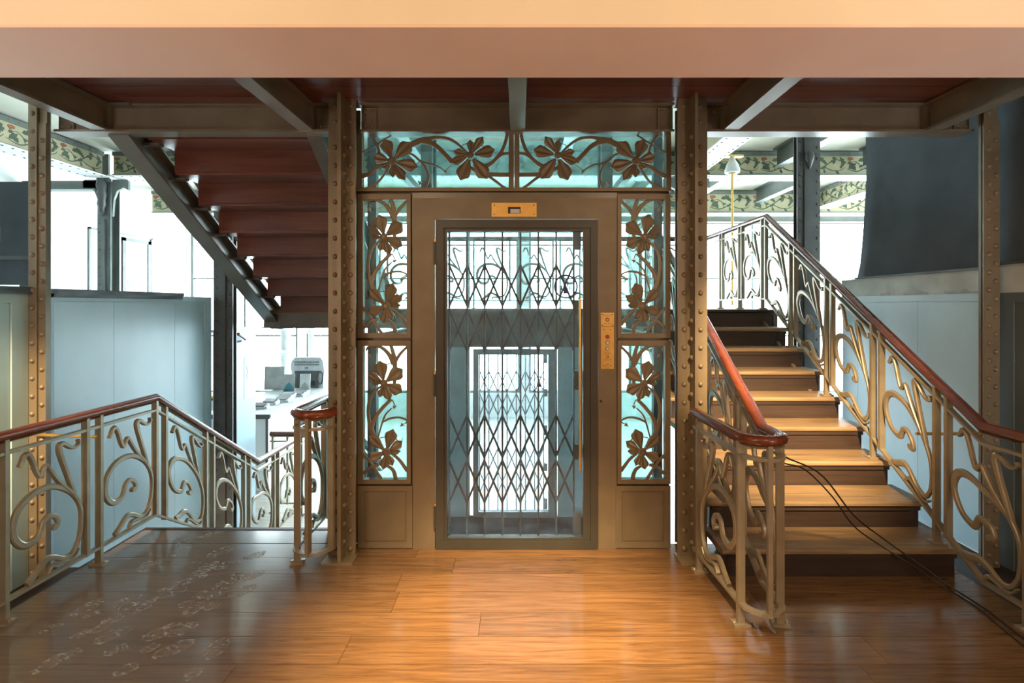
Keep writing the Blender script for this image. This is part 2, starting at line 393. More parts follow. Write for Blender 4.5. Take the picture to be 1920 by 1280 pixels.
# front room (around the camera)
o = MB().box(-3.3, 3.3, -2.3, -2.2, -0.2, 3.35).build('wall_rear', 'room'); struct(o, 'plain warm wall behind the viewer', 'wall')
o = MB().box(-3.4, -3.3, -2.3, 2.0, FZL, 3.35).build('wall_room_left', 'room'); struct(o, 'plain warm side wall of the front room, stair-down side', 'wall')
o = MB().box(3.3, 3.4, -2.3, 2.0, FZL, 3.35).build('wall_room_right', 'room'); struct(o, 'plain warm side wall of the front room, stair-up side', 'wall')
o = MB().box(-3.4, 3.4, -2.3, 1.99, 3.35, 3.45).build('ceiling_room', 'soffit'); struct(o, 'cream ceiling of the front room', 'ceiling')
o = MB().box(-3.4, 3.4, 1.99, 2.43, 2.71, 3.9).box(-3.4, 3.4, 1.991, 2.43, 2.70, 2.71, 1).build('beam_soffit', ['soffit', 'soffit_bounce']); struct(o, 'wide cream plaster beam crossing the top of the view', 'beam')
o = MB().box(-7.5, -3.3, 1.3, 1.4, FZL, 3.9).build('wall_hall_front', 'white'); struct(o, 'white end wall of the hall, stair-down side', 'wall')

# wall with pale blue panels, stair-down side
XL = -3.12
wl = MB().box(XL-.08, XL-.02, 3.425, 5.17, FZL, 1.70).build('wall_left', 'panel'); struct(wl, 'pale blue panelled screen wall beside the descending railing', 'wall')
for a, b in ((3.44, 3.94), (3.943, 4.635), (4.638, 5.06)):
    MB().box(XL-.02, XL-.006, a, b, FZL, 1.645).build('panel_board', 'panel', wl)
MB().box(XL-.02, XL+.004, 3.425, 3.437, FZL, 1.70).build('panel_stile', 'panel', wl)
MB().box(XL-.02, XL+.004, 5.063, 5.17, FZL, 1.70).build('panel_stile', 'panel', wl)
MB().box(XL-.02, XL+.004, 3.437, 5.063, 1.648, 1.70).build('panel_rail', 'panel', wl)
MB().box(XL-.09, XL+.03, 3.425, 4.71, 1.70, 1.73).box(XL-.09, XL+.018, 3.425, 4.71, 1.672, 1.70).build('panel_cap', 'slatecap', wl)
wl2 = MB().box(XL-.08, XL-.02, 2.0, 3.245, FZL, 1.70).build('wall_left_near', 'panelgreen'); struct(wl2, 'grey-green panelled screen wall left of the riveted end column', 'wall')
MB().box(XL-.02, XL-.006, 2.0, 3.137, FZL, 1.63).build('panel_board', 'panelgreen', wl2)
MB().box(XL-.02, XL+.004, 3.14, 3.245, FZL, 1.69).build('panel_stile', 'panelgreen', wl2)
MB().box(XL-.02, XL+.004, 2.0, 3.14, 1.633, 1.69).build('panel_rail', 'panelgreen', wl2)
MB().box(XL-.1, XL+.03, 2.0, 3.245, 1.69, 1.735).build('panel_cap', 'slatecap', wl2)
o = MB().box(-3.24, -3.14, 5.40, 6.08, FZL, 1.33).build('wall_partition', 'panel'); struct(o, 'pale blue low partition with a paper notice beside the counter', 'wall')
MB().box(-3.25, -3.12, 5.38, 6.1, 1.33, 1.36).build('panel_cap', 'panel', o)
MB().box(-3.139, -3.137, 5.83, 6.05, 0.55, 1.03).build('paper_notice', 'white', o)
MB().stroke([(5.86, .93, .008), (5.89, .86, .012), (5.87, .80, .008), (5.90, .76, .006)], lambda a, b, d: (-3.136+d, a, b), .0015).build('notice_print', 'greyp', o)

# wall with pale blue panels, stair-up side
XR = 3.10
wr = MB().box(XR+.02, XR+.08, 3.36, 4.95, FZL, 1.70).build('wall_right', 'panel'); struct(wr, 'pale blue panelled wall behind the ascending railing', 'wall')
for a, b in ((3.45, 3.997), (4.0, 4.707), (4.71, 4.90)):
    MB().box(XR+.006, XR+.02, a, b, -0.05, 1.645).build('panel_board', 'panel', wr)
MB().box(XR-.004, XR+.02, 3.36, 3.447, -0.05, 1.70).build('panel_stile', 'panel', wr)
MB().box(XR-.004, XR+.02, 3.447, 4.95, 1.648, 1.70).build('panel_rail', 'panel', wr)
MB().box(XR-.01, XR+.02, 3.36, 4.95, -0.2, -0.05).build('panel_base', 'white', wr)
MB().box(XR+.01, XR+.07, 3.36, 4.95, 1.70, 1.86).build('plaster_strip', 'plaster', wr)
b = MB()
for (y0, y1, z0) in ((3.45, 3.75, 1.702), (3.9, 4.15, 1.702), (4.3, 4.42, 1.702)):
    pts = [(y0, z0)]; k = 7
    for i in range(k+1): pts.append((y0+(y1-y0)*i/k, z0+0.012+random.random()*.035*(1-abs(2*i/k-1)*.6)))
    pts.append((y1, z0)); b.prism(pts, lambda a, c, d: (XR+.008+d, a, c), 0, .004)
b.build('bare_patch', 'greyp', wr)
MB().box(XR-.015, XR+.08, 3.36, 4.72, 1.86, 1.875).build('ledge', 'slatecap', wr)
wr2 = MB().box(XR+.02, XR+.08, 2.0, 3.355, FZL, 1.70).build('wall_right_near', 'paneldark'); struct(wr2, 'blue-grey panelled wall right of the riveted end column', 'wall')
MB().box(XR+.006, XR+.02, 2.0, 3.21, -0.05, 1.635).build('panel_board', 'paneldark', wr2)
MB().box(XR-.004, XR+.02, 3.213, 3.355, -0.05, 1.70).build('panel_stile', 'paneldark', wr2)
MB().box(XR-.004, XR+.02, 2.0, 3.213, 1.638, 1.70).build('panel_rail', 'paneldark', wr2)
MB().box(XR+.01, XR+.07, 2.0, 3.355, 1.70, 1.88).build('plaster_strip', 'plaster', wr2)
MB().box(XR-.015, XR+.08, 2.0, 3.355, 1.88, 1.895).build('ledge', 'slatecap', wr2)
# dark cloth hangings above the panels
def cloth(name, label, far, y0, ztop, z0):
    b = MB(); ny, nz = 28, 16; vs = []
    for j in range(nz+1):
        t = j/nz; z = z0+(ztop-z0)*t
        y1 = far(t)
        for i in range(ny+1):
            u = i/ny; yy = y0+(y1-y0)*u
            vs.append((XR+.035+.008*math.sin(yy*9)*(1-t*.5)+.03*max(0, u-.9)*10*(1-t), yy, z))
    n = len(vs)
    vs2 = [(x+.012, yy, z) for x, yy, z in vs]
    q = lambda o: [(o+j*(ny+1)+i, o+j*(ny+1)+i+1, o+(j+1)*(ny+1)+i+1, o+(j+1)*(ny+1)+i) for j in range(nz) for i in range(ny)]
    fs = q(0)+[tuple(reversed(f)) for f in q(n)]
    for j in range(nz):
        for e in (0, ny):
            a = j*(ny+1)+e; c = a+ny+1; fs.append((a, c, c+n, a+n))
    b.add(vs+vs2, fs); o = b.build(name, 'cloth', smooth=True); return tag(o, label, 'cloth hanging', kind='thing')
cloth('cloth_hanging', 'dark grey cloth hanging with curved edge above the blue panels', lambda t: 4.80-.16*min(1, t*2.2)**.6+.02*t, 3.41, 3.9, 1.87)
cloth('cloth_hanging', 'narrow near-black cloth hanging right of the riveted end column', lambda t: 3.40, 2.0, 3.9, 1.89)

# hall windows (far wall)
def window(n, x0, x1, y, z0, z1, cols, rws):
    b = MB(); f = .05
    b.box(x0, x1, y, y+.08, z0, z0+f).box(x0, x1, y, y+.08, z1-f, z1).box(x0, x0+f, y, y+.08, z0, z1).box(x1-f, x1, y, y+.08, z0, z1)
    o = b.build('window_%d' % n, 'greenbeam'); struct(o, 'tall bright window of the hall', 'window')
    for i in range(1, cols):
        xx = x0+(x1-x0)*i/cols; MB().box(xx-.02, xx+.02, y+.01, y+.06, z0+f, z1-f).build('mullion', 'greenbeam', o)
    for j in range(1, rws):
        zz = z0+(z1-z0)*j/rws; MB().box(x0+f, x1-f, y+.015, y+.055, zz-.018, zz+.018).build('transom_bar', 'greenbeam', o)
    MB().box(x0+f, x1-f, y+.03, y+.036, z0+f, z1-f).build('pane', 'clear', o)
    return o
YF = 11.5
o = MB().box(-7.5, 8.2, YF, YF+.15, FZL, -0.35).box(-7.5, 8.2, YF, YF+.15, 3.5, 3.9)
wxs = [(-7.4, -5.0), (-4.8, -2.5), (-2.3, 0.0), (0.2, 2.5), (2.7, 5.0), (5.2, 8.1)]
edges = [-7.5]+[v for w in wxs for v in w]+[8.2]
for i in range(0, len(edges), 2): o.box(edges[i], edges[i+1], YF, YF+.15, -0.35, 3.5)
o = o.build('wall_hall_far', 'white'); struct(o, 'white far wall of the hall around its tall windows', 'wall')
for i, (a, c) in enumerate(wxs): window(i+1, a, c, YF+.02, -0.35, 3.5, 2, 3)
# right wall of the hall: windows too
b = MB().box(8.2, 8.3, 1.4, 11.6, FZL, -0.3).box(8.2, 8.3, 1.4, 11.6, 3.4, 3.9).box(8.2, 8.3, 1.4, 5.0, -.3, 3.4).box(8.2, 8.3, 11.2, 11.6, -.3, 3.4)
o = b.build('wall_hall_right', 'white'); struct(o, 'white hall wall with a long window, stair-up side', 'wall')
b = MB()
for k in range(6):
    yy = 5.0+6.2*k/5; b.box(8.22, 8.28, yy-.03, yy+.03, -.3, 3.4)
o = b.build('window_7', 'greenbeam'); struct(o, 'long bright side window of the hall', 'window')
MB().box(8.245, 8.25, 5.0, 11.2, -.3, 3.4).build('pane', 'clear', o)
o = MB().box(3.3, 8.2, 1.3, 1.4, FZL, 3.9).build('wall_hall_back', 'white'); struct(o, 'white end wall of the hall, stair-up side', 'wall')

# door in the white side wall
d1 = MB().box(-7.5, -7.47, 8.88, 8.92, FZL, 2.98).box(-7.5, -7.47, 10.38, 10.42, FZL, 2.98).box(-7.5, -7.47, 8.88, 10.42, 2.95, 2.98).build('door_1', 'greenbeam')
struct(d1, 'white double door with dark-edged glass leaf in the hall wall', 'door')
MB().box(-7.495, -7.478, 8.93, 9.60, FZL, 2.94).build('door_leaf', 'white', d1)
lf = MB().box(-7.495, -7.46, 9.62, 9.70, FZL, 2.90).box(-7.495, -7.46, 10.28, 10.36, FZL, 2.90).box(-7.495, -7.46, 9.62, 10.36, 2.84, 2.90).build('door_leaf', 'darkcol', d1)
MB().box(-7.49, -7.475, 9.70, 10.28, FZL, 2.84).build('pane', 'silver', lf)
MB().box(-7.474, -7.468, 9.76, 10.22, 1.95, 2.1).build('blind_band', 'greyp', lf)
# ------------------------------------------------------------------ riveted columns
def inner_column(label, x0, x1, lx0, lx1):
    xc = (x0+x1)/2
    t = thing('riveted_column', label, 'column', (xc, 3.32, 0))
    MB().box(x0, lx0, 3.288, 3.30, 0, 2.765).build('angle_plate', 'bronze', t)
    MB().box(lx1, x1, 3.288, 3.30, 0, 2.765).build('angle_plate', 'bronze', t)
    MB().box(x0+.002, x1-.002, 3.30, 3.315, 0, 2.95).build('flange_plate', 'bronze', t)
    MB().box(lx0, lx1, 3.20, 3.30, 0, 2.95).build('projecting_leg', 'bronze', t)
    e = .0
    if xc < 0: MB().box(x0+.02, x0+.05, 3.315, 3.50, 0, 2.95).box(x0+.002, x0+.14, 3.50, 3.515, 0, 2.95).build('web_plate', 'bronze', t)
    else: MB().box(x1-.05, x1-.02, 3.315, 3.50, 0, 2.95).box(x1-.14, x1-.002, 3.50, 3.515, 0, 2.95).build('web_plate', 'bronze', t)
    # gusset head
    g = [(x0-.0, 2.765), (x1, 2.765), (x1, 2.93), (xc+.05, 2.985), (xc-.05, 2.985), (x0, 2.93)]
    MB().prism(g, lambda a, b, d: (a, 3.292+d, b), 0, .012).build('gusset', 'bronze', t)
    MB().box(x0-.01, x1+.01, 3.19, 3.33, 0, .012).build('base_plate', 'bronze', t)
    z = 0.06
    k = 0
    while z < 2.72:
        for xx in ((x0+lx0)/2, (lx1+x1)/2): inst('rivet', RIVET, t, (xx, 3.288, z))
        if z < 2.66:
            inst('rivet', RIVET, t, (lx1, 3.255, z+.058), (0, 0, PI/2)); inst('rivet', RIVET, t, (lx0, 3.255, z+.058), (0, 0, -PI/2))
        z += 0.117
    for xx in ((x0+lx0)/2, (lx1+x1)/2):
        for zz in (2.80, 2.90): inst('rivet', RIVET_S, t, (xx, 3.292, zz))
    return t
inner_column('bronze riveted steel column between the descending stair and the elevator', -1.232, -1.057, -1.143, -1.12)
inner_column('bronze riveted steel column between the elevator and the ascending stair', 1.014, 1.203, 1.094, 1.115)
def outer_column(label, x0, x1, y, side):
    xm = (x0+x1)/2
    t = thing('riveted_column', label, 'column', (xm, y+.05, FZL))
    MB().box(x0, xm+.004, y-.012, y, FZL, 2.95).build('angle_plate', 'bronze', t)
    MB().box(xm+.004, x1, y, y+.012, FZL, 2.78).build('angle_plate', 'bronze', t)
    MB().box(x0+.002, x1-.002, y+.012, y+.03, FZL, 2.95).build('flange_plate', 'bronze', t)
    xo = x0 if side < 0 else x1-.024
    MB().box(xo, xo+.024, y+.03, y+.12, FZL, 2.95).build('web_plate', 'bronze', t)
    z = -0.3; k = 0
    while z < 2.9:
        if side < 0: a, b = x0+.027, x1-.022
        else: a, b = x0+.03, x1-.028
        inst('rivet', RIVET, t, (a, y-.012, z))
        if z+.056 < 2.75: inst('rivet', RIVET, t, (b, y, z+.056))
        z += 0.112
    return t
outer_column('bronze riveted steel column standing between two blue screens, lamp-lit low down', -3.12, -3.02, 3.26, -1)
outer_column('bronze riveted steel column against the blue wall beside the ascending railing', 2.944, 3.056, 3.26, 1)
def back_column(label, xa, xb, y, z0, z1):
    xm = (xa+xb)/2
    t = thing('riveted_column', label, 'column', (xm, y, z0))
    MB().box(xa, xb, y, y+.02, z0, z1).build('flange_plate', 'darkcol', t)
    MB().box(xm-.012, xm+.012, y+.02, y+.07, z0, z1).box(xa, xb, y+.07, y+.085, z0, z1).build('web_plate', 'darkcol', t)
    MB().box(xa+.06, xb-.06, y-.02, y, z0, z1).build('cover_strip', 'darkcol', t)
    b = MB()
    z = z0+.05
    while z < z1:
        domes(b, [(xa+.03, y, z), (xb-.03, y, z+.05)], .014, .01, (0, -1, 0)); z += .115
    r = b.build('rivets', 'darkcol', t); r['kind'] = 'stuff'
    return t
back_column('dark riveted steel column at the far end of the pale screen wall', -3.10, -2.91, 5.18, FZL, 3.9)
t = back_column('dark riveted steel column behind the top of the ascending stair', 2.83, 3.06, 5.22, FZL, 3.9)
bp = MB(); bp.lathe((2.93, 5.18, 3.10), [(.008, -.10), (.028, -.04), (.045, .02), (.035, .06), (.012, .08)], 10)
bp.build('boss_ornament', 'darkcol', t, smooth=True)

# ------------------------------------------------------------------ beams, joists and deck overhead
def ibeam_x(b, x0, x1, y, z0, z1, wf=.10, tf=.014, tw=.012):
    b.box(x0, x1, y-wf/2, y+wf/2, z0, z0+tf).box(x0, x1, y-wf/2, y+wf/2, z1-tf, z1).box(x0, x1, y-tw/2, y+tw/2, z0+tf, z1-tf)
    return b
def ibeam_y(b, x, y0, y1, z0, z1, wf=.10, tf=.014, tw=.012):
    b.box(x-wf/2, x+wf/2, y0, y1, z0, z0+tf).box(x-wf/2, x+wf/2, y0, y1, z1-tf, z1).box(x-tw/2, x+tw/2, y0, y1, z0+tf, z1-tf)
    return b
for nm, x0, x1 in (('brown steel beam over the descending stair', -3.05, -1.24), ('brown steel beam directly over the elevator transom', -1.05, 1.01), ('brown steel beam over the ascending stair', 1.21, 2.97)):
    o = ibeam_x(MB(), x0, x1, 3.405, 2.755, 2.945, .115, .016).build('steel_beam', 'beam'); tag(o, nm, 'beam', 'beams above the elevator front', 'thing')
    for xx, sgn in ((x0, 1), (x1, -1)):
        c = MB().box(min(xx, xx+sgn*.1), max(xx, xx+sgn*.1), 3.385, 3.399, 2.775, 2.925).build('splice_plate', 'beam', o)
        for zz in (2.80, 2.90):
            for dx in (.025, .075): inst('rivet', RIVET_S, c, (xx+sgn*dx, 3.385, zz))
jl = ['brown steel joist at the outer edge above the descending stair', 'brown steel joist meeting the column between descending stair and elevator', 'brown steel joist running to the middle of the elevator transom',
      'brown steel joist meeting the column between elevator and ascending stair', 'brown steel joist at the outer edge above the ascending stair']
for xx, lb in zip((-2.74, -1.40, -0.014, 1.375, 2.70), jl):
    o = ibeam_y(MB(), xx, 2.40, 3.40, 2.762, 2.945, .095, .014).build('steel_joist', 'greybeam' if False else 'beam'); tag(o, lb, 'joist', 'joists under the red deck', 'thing')
    c = MB().box(xx-.045, xx-.005, 3.36, 3.40, 2.78, 2.93).box(xx+.005, xx+.045, 3.36, 3.40, 2.78, 2.93).build('end_cleat', 'beam', o)
dk = MB().box(-2.9, 2.85, 2.43, 3.46, 2.985, 3.03).build('ceiling', 'redwood'); struct(dk, 'red-brown board deck overhead between the steel joists', 'ceiling')
yy = 2.43
while yy < 3.45:
    MB().box(-2.88, 2.83, yy+.002, min(yy+.17, 3.46)-.002, 2.95, 2.985).build('deck_board', 'redwood', dk); yy += .17

# ------------------------------------------------------------------ staircases
R, G = 0.175, 0.278
def nosed_tread(x0, x1, yn, depth, z, d=1):
    """board with a rounded nosing; yn nose position, depth away from it in direction d"""
    pr = [(0, -.012), (0, -.026), (.008, -.034), (.02, -.038), (depth, -.038), (depth, 0), (.012, 0), (.003, -.004)]
    return MB().prism([(yn+d*a, z+b) for a, b in pr], lambda a, b, e: (e, a, b), x0, x1)
st = thing('wooden_staircase', 'worn wooden staircase climbing right of the elevator to the landing', 'staircase', (1.92, 3.03, 0))
for k in range(1, 10):
    yn = 3.03+(k-1)*G; z = k*R
    MB().box(1.24, 2.595, yn+.028, yn+.05, z-R, z-.038).build('riser', 'riser', st)
    MB().box(1.25, 2.60, yn+.016, yn+.028, z-.062, z-.038).build('nosing_moulding', 'riser', st)
    if k < 9: nosed_tread(1.20, 2.635, yn, G+.05, z).build('tread', 'tread', st)
for xx in (1.30, 2.50):
    z1 = 1.50
    MB().prism([(3.10, -.03), (3.35, -.03), (5.28, 1.2), (5.28, 1.46)], lambda a, b, e: (e, a, b), xx, xx+.03).build('stringer', 'beam', st)
ld = MB()
nm = MB().box(-2.75, -1.15, 5.52, 7.10, 1.535, 1.575).box(1.10, 2.68, 5.285, 7.10, 1.535, 1.575).box(-1.15, 1.10, 6.25, 7.10, 1.535, 1.575).build('floor_landing', 'tread')
struct(nm, 'wooden half-landing behind the elevator between the two stair flights', 'landing')
nosed_tread(1.20, 2.635, 3.03+8*G, .09, 1.577).build('landing_nosing', 'riser', nm)
b = MB(); ibeam_x(b, -2.75, -1.15, 5.50, 1.375, 1.535, .1); ibeam_x(b, 1.1, 2.68, 5.33, 1.375, 1.535, .1)
b.build('edge_beam', 'greybeam', nm)
b = MB(); ibeam_x(b, -2.75, 2.68, 7.05, 1.375, 1.535, .1); ibeam_y(b, -2.70, 5.5, 7.05, 1.375, 1.535); ibeam_y(b, 2.63, 5.3, 7.05, 1.375, 1.535); b.build('edge_beam', 'greybeam', nm)
# flight climbing overhead towards the viewer, seen from below
su = thing('red_staircase', 'red wooden staircase seen from below, climbing overhead to the deck', 'staircase', (-1.98, 5.5, 1.575))
for k in range(0, 8):
    z = 1.575+(k+1)*R-.0; yn = 5.47-k*G
    MB().box(-2.55, -1.42, yn-.022, yn, z-R-.02, z-.03).build('riser', 'redwood', su)
    nosed_tread(-2.56, -1.41, yn+.03, G+.03, z, -1).build('tread', 'redwood', su)
def stringer(x0, x1, web):
    ya, za, yb, zb = 3.40, 2.745, 5.62, 1.36
    b = MB()
    fn = lambda a, c, e: (e, a, c)
    b.prism([(ya, za), (yb, zb), (yb, zb+.018), (ya, za+.018)], fn, x0, x1)
    b.prism([(ya, za+.018), (yb, zb+.018), (yb, zb+.20), (ya, za+.20)], fn, web, web+.014)
    b.prism([(ya, za+.20), (yb, zb+.20), (yb, zb+.218), (ya, za+.218)], fn, x0, x1)
    return b
stringer(-2.735, -2.60, -2.675).build('stringer', 'greybeam', su)
stringer(-1.42, -1.32, -1.375).build('stringer', 'greybeam', su)
for k in range(0, 8):
    z = 1.575+(k+1)*R; yn = 5.47-k*G
    MB().box(-2.66, -2.54, yn-.2, yn-.15, z-.055, z-.038).build('tread_bracket', 'greybeam', su)
# flight going down to the lower hall
sd = thing('lower_staircase', 'wooden stair flight dropping from the floor edge to the hall', 'staircase', (-1.98, 3.7, FZL))
for k in range(1, 6):
    yn = 3.70+(k-1)*G; z = -k*.18
    MB().box(-2.68, -1.22, yn, yn+.02, z, z+.18-.035).build('riser', 'riser', sd)
    if k < 5: MB().box(-2.70, -1.20, yn+.0, yn+G+.03, z-.035, z).build('tread', 'tread', sd)
for xx in (-2.66, -1.27):
    MB().prism([(3.72, -.25), (3.72, -.55), (4.9, FZL), (5.1, FZL)], lambda a, b, e: (e, a, b), xx, xx+.03).build('stringer', 'beam', sd)

# ------------------------------------------------------------------ railings
def Zp(x, y, w):                     # scroll drawing -> panel fractions
    return ((x-50)/465.0, (1303-.53*(x-50)-y)/(1068-.293*(x-50)), w)
SCROLL = [
  [(470,985,.014),(492,900,.020),(503,800,.022),(498,700,.022),(472,630,.024),(425,570,.028),(350,528,.032),(270,520,.034),(170,572,.036),(100,670,.036),(72,790,.034),(82,880,.036),(125,935,.038),(175,925,.036),(218,885,.032),(235,830,.030),(250,775,.030),(285,738,.030),(325,748,.028),(342,790,.026),(328,828,.028),(312,826,.020)],
  [(150,1232,.030),(195,1170,.034),(240,1095,.036),(275,1058,.034),(320,1055,.030),(375,1070,.028),(425,1048,.026),(458,1005,.022),(478,950,.018)],
  [(280,1172,.016),(305,1118,.020),(350,1098,.020),(400,1092,.016),(450,1062,.012),(484,1000,.008)],
  [(440,578,.018),(385,525,.022),(335,465,.022),(292,395,.022),(268,352,.020),(248,385,.020),(228,432,.022),(205,390,.022),(182,310,.024),(160,258,.026),(137,265,.024),(122,310,.020),(108,345,.016)],
  [(452,590,.020),(425,505,.024),(395,410,.026),(368,320,.030),(352,250,.034),(356,208,.030),(385,205,.026),(425,232,.022),(462,232,.018),(486,205,.014),(480,180,.014)],
]
SCROLL = [[Zp(*p) for p in st_] for st_ in SCROLL]
class Path:
    def __init__(s, pts):
        s.p = [Vector(q) for q in pts]; s.s = [0.0]
        for a, b in zip(s.p[:-1], s.p[1:]): s.s.append(s.s[-1]+math.hypot(b.x-a.x, b.y-a.y))
    def at(s, t):
        i = 0
        while i < len(s.p)-2 and t > s.s[i+1]: i += 1
        a, b = s.p[i], s.p[i+1]; L = s.s[i+1]-s.s[i]
        return a+(b-a)*((t-s.s[i])/L), Vector((b.x-a.x, b.y-a.y, 0)).normalized()
H_TOP, H_SUB, H_BOT = 0.955, 0.865, 0.11
def railing(name, label, pts, posts, scrolls, rail_from=0, hand_pts=None, sub_h=H_SUB, group='ornamental stair railings'):
    """posts: (s, foot level or None); scrolls: (s0, s1, flip)"""
    P = Path(pts)
    t = thing(name, label, 'railing', tuple(P.p[0]), group)
    hp = [p+Vector((0,0,H_TOP)) for p in (P.p if hand_pts is None else [Vector(q) for q in hand_pts])]
    MB().tube(hp, .031, 14, rb=.027).build('handrail', 'mahog', t, smooth=True)
    MB().tube([p+Vector((0,0,H_TOP-.032)) for p in (P.p if hand_pts is None else [Vector(q) for q in hand_pts])], .016, 4, rb=.008).build('rail_strip', 'rail', t)
    for nm_, h in (('upper_bar', sub_h), ('lower_bar', H_BOT)):
        b = MB(); vs = []; n = len(P.p)
        for i, p in enumerate(P.p):
            a = Path([P.p[max(0, i-1)], P.p[min(n-1, i+1)]]).at(0)[1]; sx = Vector((-a.y, a.x, 0))
            for k, d in ((-1, -1), (1, -1), (1, 1), (-1, 1)): vs.append(p+sx*(.017*k)+Vector((0, 0, h+.008*d)))
        b.add(vs, [(i*4+j, i*4+(j+1) % 4, i*4+4+(j+1) % 4, i*4+4+j) for i in range(n-1) for j in range(4)]+[(0,1,2,3), tuple(4*n-4+j for j in range(4))])
        b.build(nm_, 'rail', t)
    for s_, foot in posts:
        p, d = P.at(s_); sx = Vector((-d.y, d.x, 0))
        z0 = p.z+H_BOT-.01 if foot is None else foot
        z1 = p.z+H_TOP-.02
        c = []
        for z in (z0, z1):
            for a, e in ((-1, -1), (1, -1), (1, 1), (-1, 1)): q = p+sx*(.019*a)+d*(.011*e); c.append((q.x, q.y, z))
        po = MB().hexa(c).build('post', 'rail', t)
        if foot is not None:
            b = MB()
            c = []
            for z in (z0, z0+.012):
                for a, e in ((-1.9, -1), (1.9, -1), (1.9, 1), (-1.9, 1)): q = p+sx*(.022*a)+d*(.03*e); c.append((q.x, q.y, z))
            b.hexa(c)
            for a in (-.032, .032):
                q = p+sx*a; b.disc((q.x, q.y, z0+.012), .011, (0, 0, 1), .008, 8)
            b.build('foot_plate', 'rail', po)
    for s0, s1, flip in scrolls:
        w = s1-s0-.022; hh = sub_h-H_BOT-.016
        def fn(a, b_, d_):
            s_ = s0+.011+(w-a if flip else a)
            p, dd = P.at(s_); sx = Vector((-dd.y, dd.x, 0))
            q = p+sx*d_
            return (q.x, q.y, p.z+H_BOT+.008+b_)
        b = MB()
        for iv, stt in enumerate(SCROLL):
            b.stroke([(u*w, v*hh, ww) for u, v, ww in stt], fn, .022+iv*.0011, 4)
        u, v, _ = Zp(318, 826, 0); 
        ring = [(u*w+.017*math.cos(k*PI/5), v*hh+.017*math.sin(k*PI/5)) for k in range(10)]
        b.prism(ring, fn, -.013, .013)
        b.build('scroll', 'rail', t)
    return t, P
def tread_z(y):                      # level under a post on the ascending flight
    if y < 3.03: return 0.0
    return min(9, int((y-3.03)/G)+1)*R
# ascending flight, wall side, with level run and landing
y0 = 1.2; XO = 2.53
prs = [2.466+.5587*k for k in range(-2, 8)]
posts = []; scr = []
for k, a in enumerate(prs):
    posts.append((a-y0, None)); yb = a+.085
    if yb < 7.0: posts.append((yb-y0, tread_z(yb)))
    if k+1 < len(prs): scr.append((yb-y0+.011, prs[k+1]-y0-.011, True))
rt, _ = railing('stair_railing', 'ochre scrolled iron railing climbing the outer side of the right staircase', [(XO, y0, 0), (XO, 2.79, 0), (XO, 5.25, 1.575), (XO, 7.0, 1.575)], posts, scr)
MB().tube([(XO, 3.27, .80), (2.99, 3.27, .80)], .010, 8).disc((2.965, 3.27, .80), .02, (1, 0, 0), .012).build('wall_tie', 'brass', rt)
# ascending flight, elevator side, with U-turn newel
arc = [(1.22-.10*math.cos(PI*k/8), 2.60-.10*math.sin(PI*k/8), 0) for k in range(9)]
pts = [(1.09, 3.19, 0)]+arc+[(1.32, 2.79, 0), (1.32, 5.25, 1.575), (1.32, 6.1, 1.575)]
Pn = Path(pts)
def s_of_y(y): return Pn.s[10]+(y-2.79)
s_a0 = Pn.s[1]; s_am = (Pn.s[1]+Pn.s[9])/2; s_a1 = Pn.s[9]
posts = [(0.07, 0), (s_a0, 0), (s_am, None), (s_a1, 0)]
scr = [(0.085, s_a0-.012, True), (s_a1+.012, s_of_y(3.02), True)]
for k in range(5):
    a = 3.03+.5587*k; posts += [(s_of_y(a), None), (s_of_y(a+.085), tread_z(a+.085))]
    if k < 4: scr.append((s_of_y(a+.096), s_of_y(a+.548), True))
rn, _ = railing('stair_railing', 'ochre scrolled iron railing with rounded mahogany newel at the foot of the right staircase', pts, posts, scr)
MB().tube([(1.32, 3.45, .86), (1.19, 3.42, .86)], .010, 8).build('wall_tie', 'brass', rn)
# floor edge and descending flight, wall side
y0 = 1.2; XI = -2.63
prs = [3.69+.59*k for k in range(-4, 5)]
posts = []; scr = []
for k, a in enumerate(prs):
    fz = 0 if a < 3.69 else (None if a < 5.2 else FZL)
    posts.append((a-y0, None)); 
    if a+.1 < 6.24: posts.append((a+.10-y0, fz if a < 3.6 else (fz if fz != 0 else None)))
    if k+1 < len(prs): scr.append((a+.111-y0, prs[k+1]-y0-.011, False))
posts += [(6.24-y0+.20, None), (6.24-y0+.38, FZL)]
rl, _ = railing('stair_railing', 'grey-lit scrolled iron railing along the left floor edge and down to the hall', [(XI, y0, 0), (XI, 3.69, 0), (XI, 5.13, FZL), (XI, 6.24, FZL), (-3.04, 6.24, FZL)], posts, scr)
MB().tube([(XI, 3.19, .80), (-3.06, 3.24, .80)], .010, 8).build('wall_tie', 'brass', rl)
# descending flight, elevator side
arc = [(-1.285+.115*math.cos(PI*k/8), 3.22-.115*math.sin(PI*k/8), 0) for k in range(9)]
pts = arc+[(-1.40, 3.69, 0), (-1.40, 5.13, FZL), (-1.40, 6.0, FZL)]
Pn = Path(pts); sa = Pn.s[8]
posts = [(0.03, None), (sa/2, None), (sa, 0), (sa+.44, None), (sa+.54, None), (sa+1.03, None), (sa+1.13, None), (sa+1.62, None), (sa+1.72, None)]
scr = [(sa+.012, sa+.43, False), (sa+.551, sa+1.02, False), (sa+1.141, sa+1.61, False)]
railing('stair_railing', 'small rounded iron newel railing left of the riveted column at the descending stair', pts, posts, scr)
# landing, far side
prs = [-2.5+.59*k for k in range(9)]
posts = []; scr = []
for k, a in enumerate(prs):
    posts += [(a+2.63, None), (a+2.73, 1.575)]
    if k+1 < len(prs): scr.append((a+2.741, prs[k+1]+2.619, False))
railing('landing_railing', 'scrolled iron railing across the far side of the landing, seen through the elevator', [(-2.63, 7.0, 1.575), (2.5, 7.0, 1.575)], posts, scr)
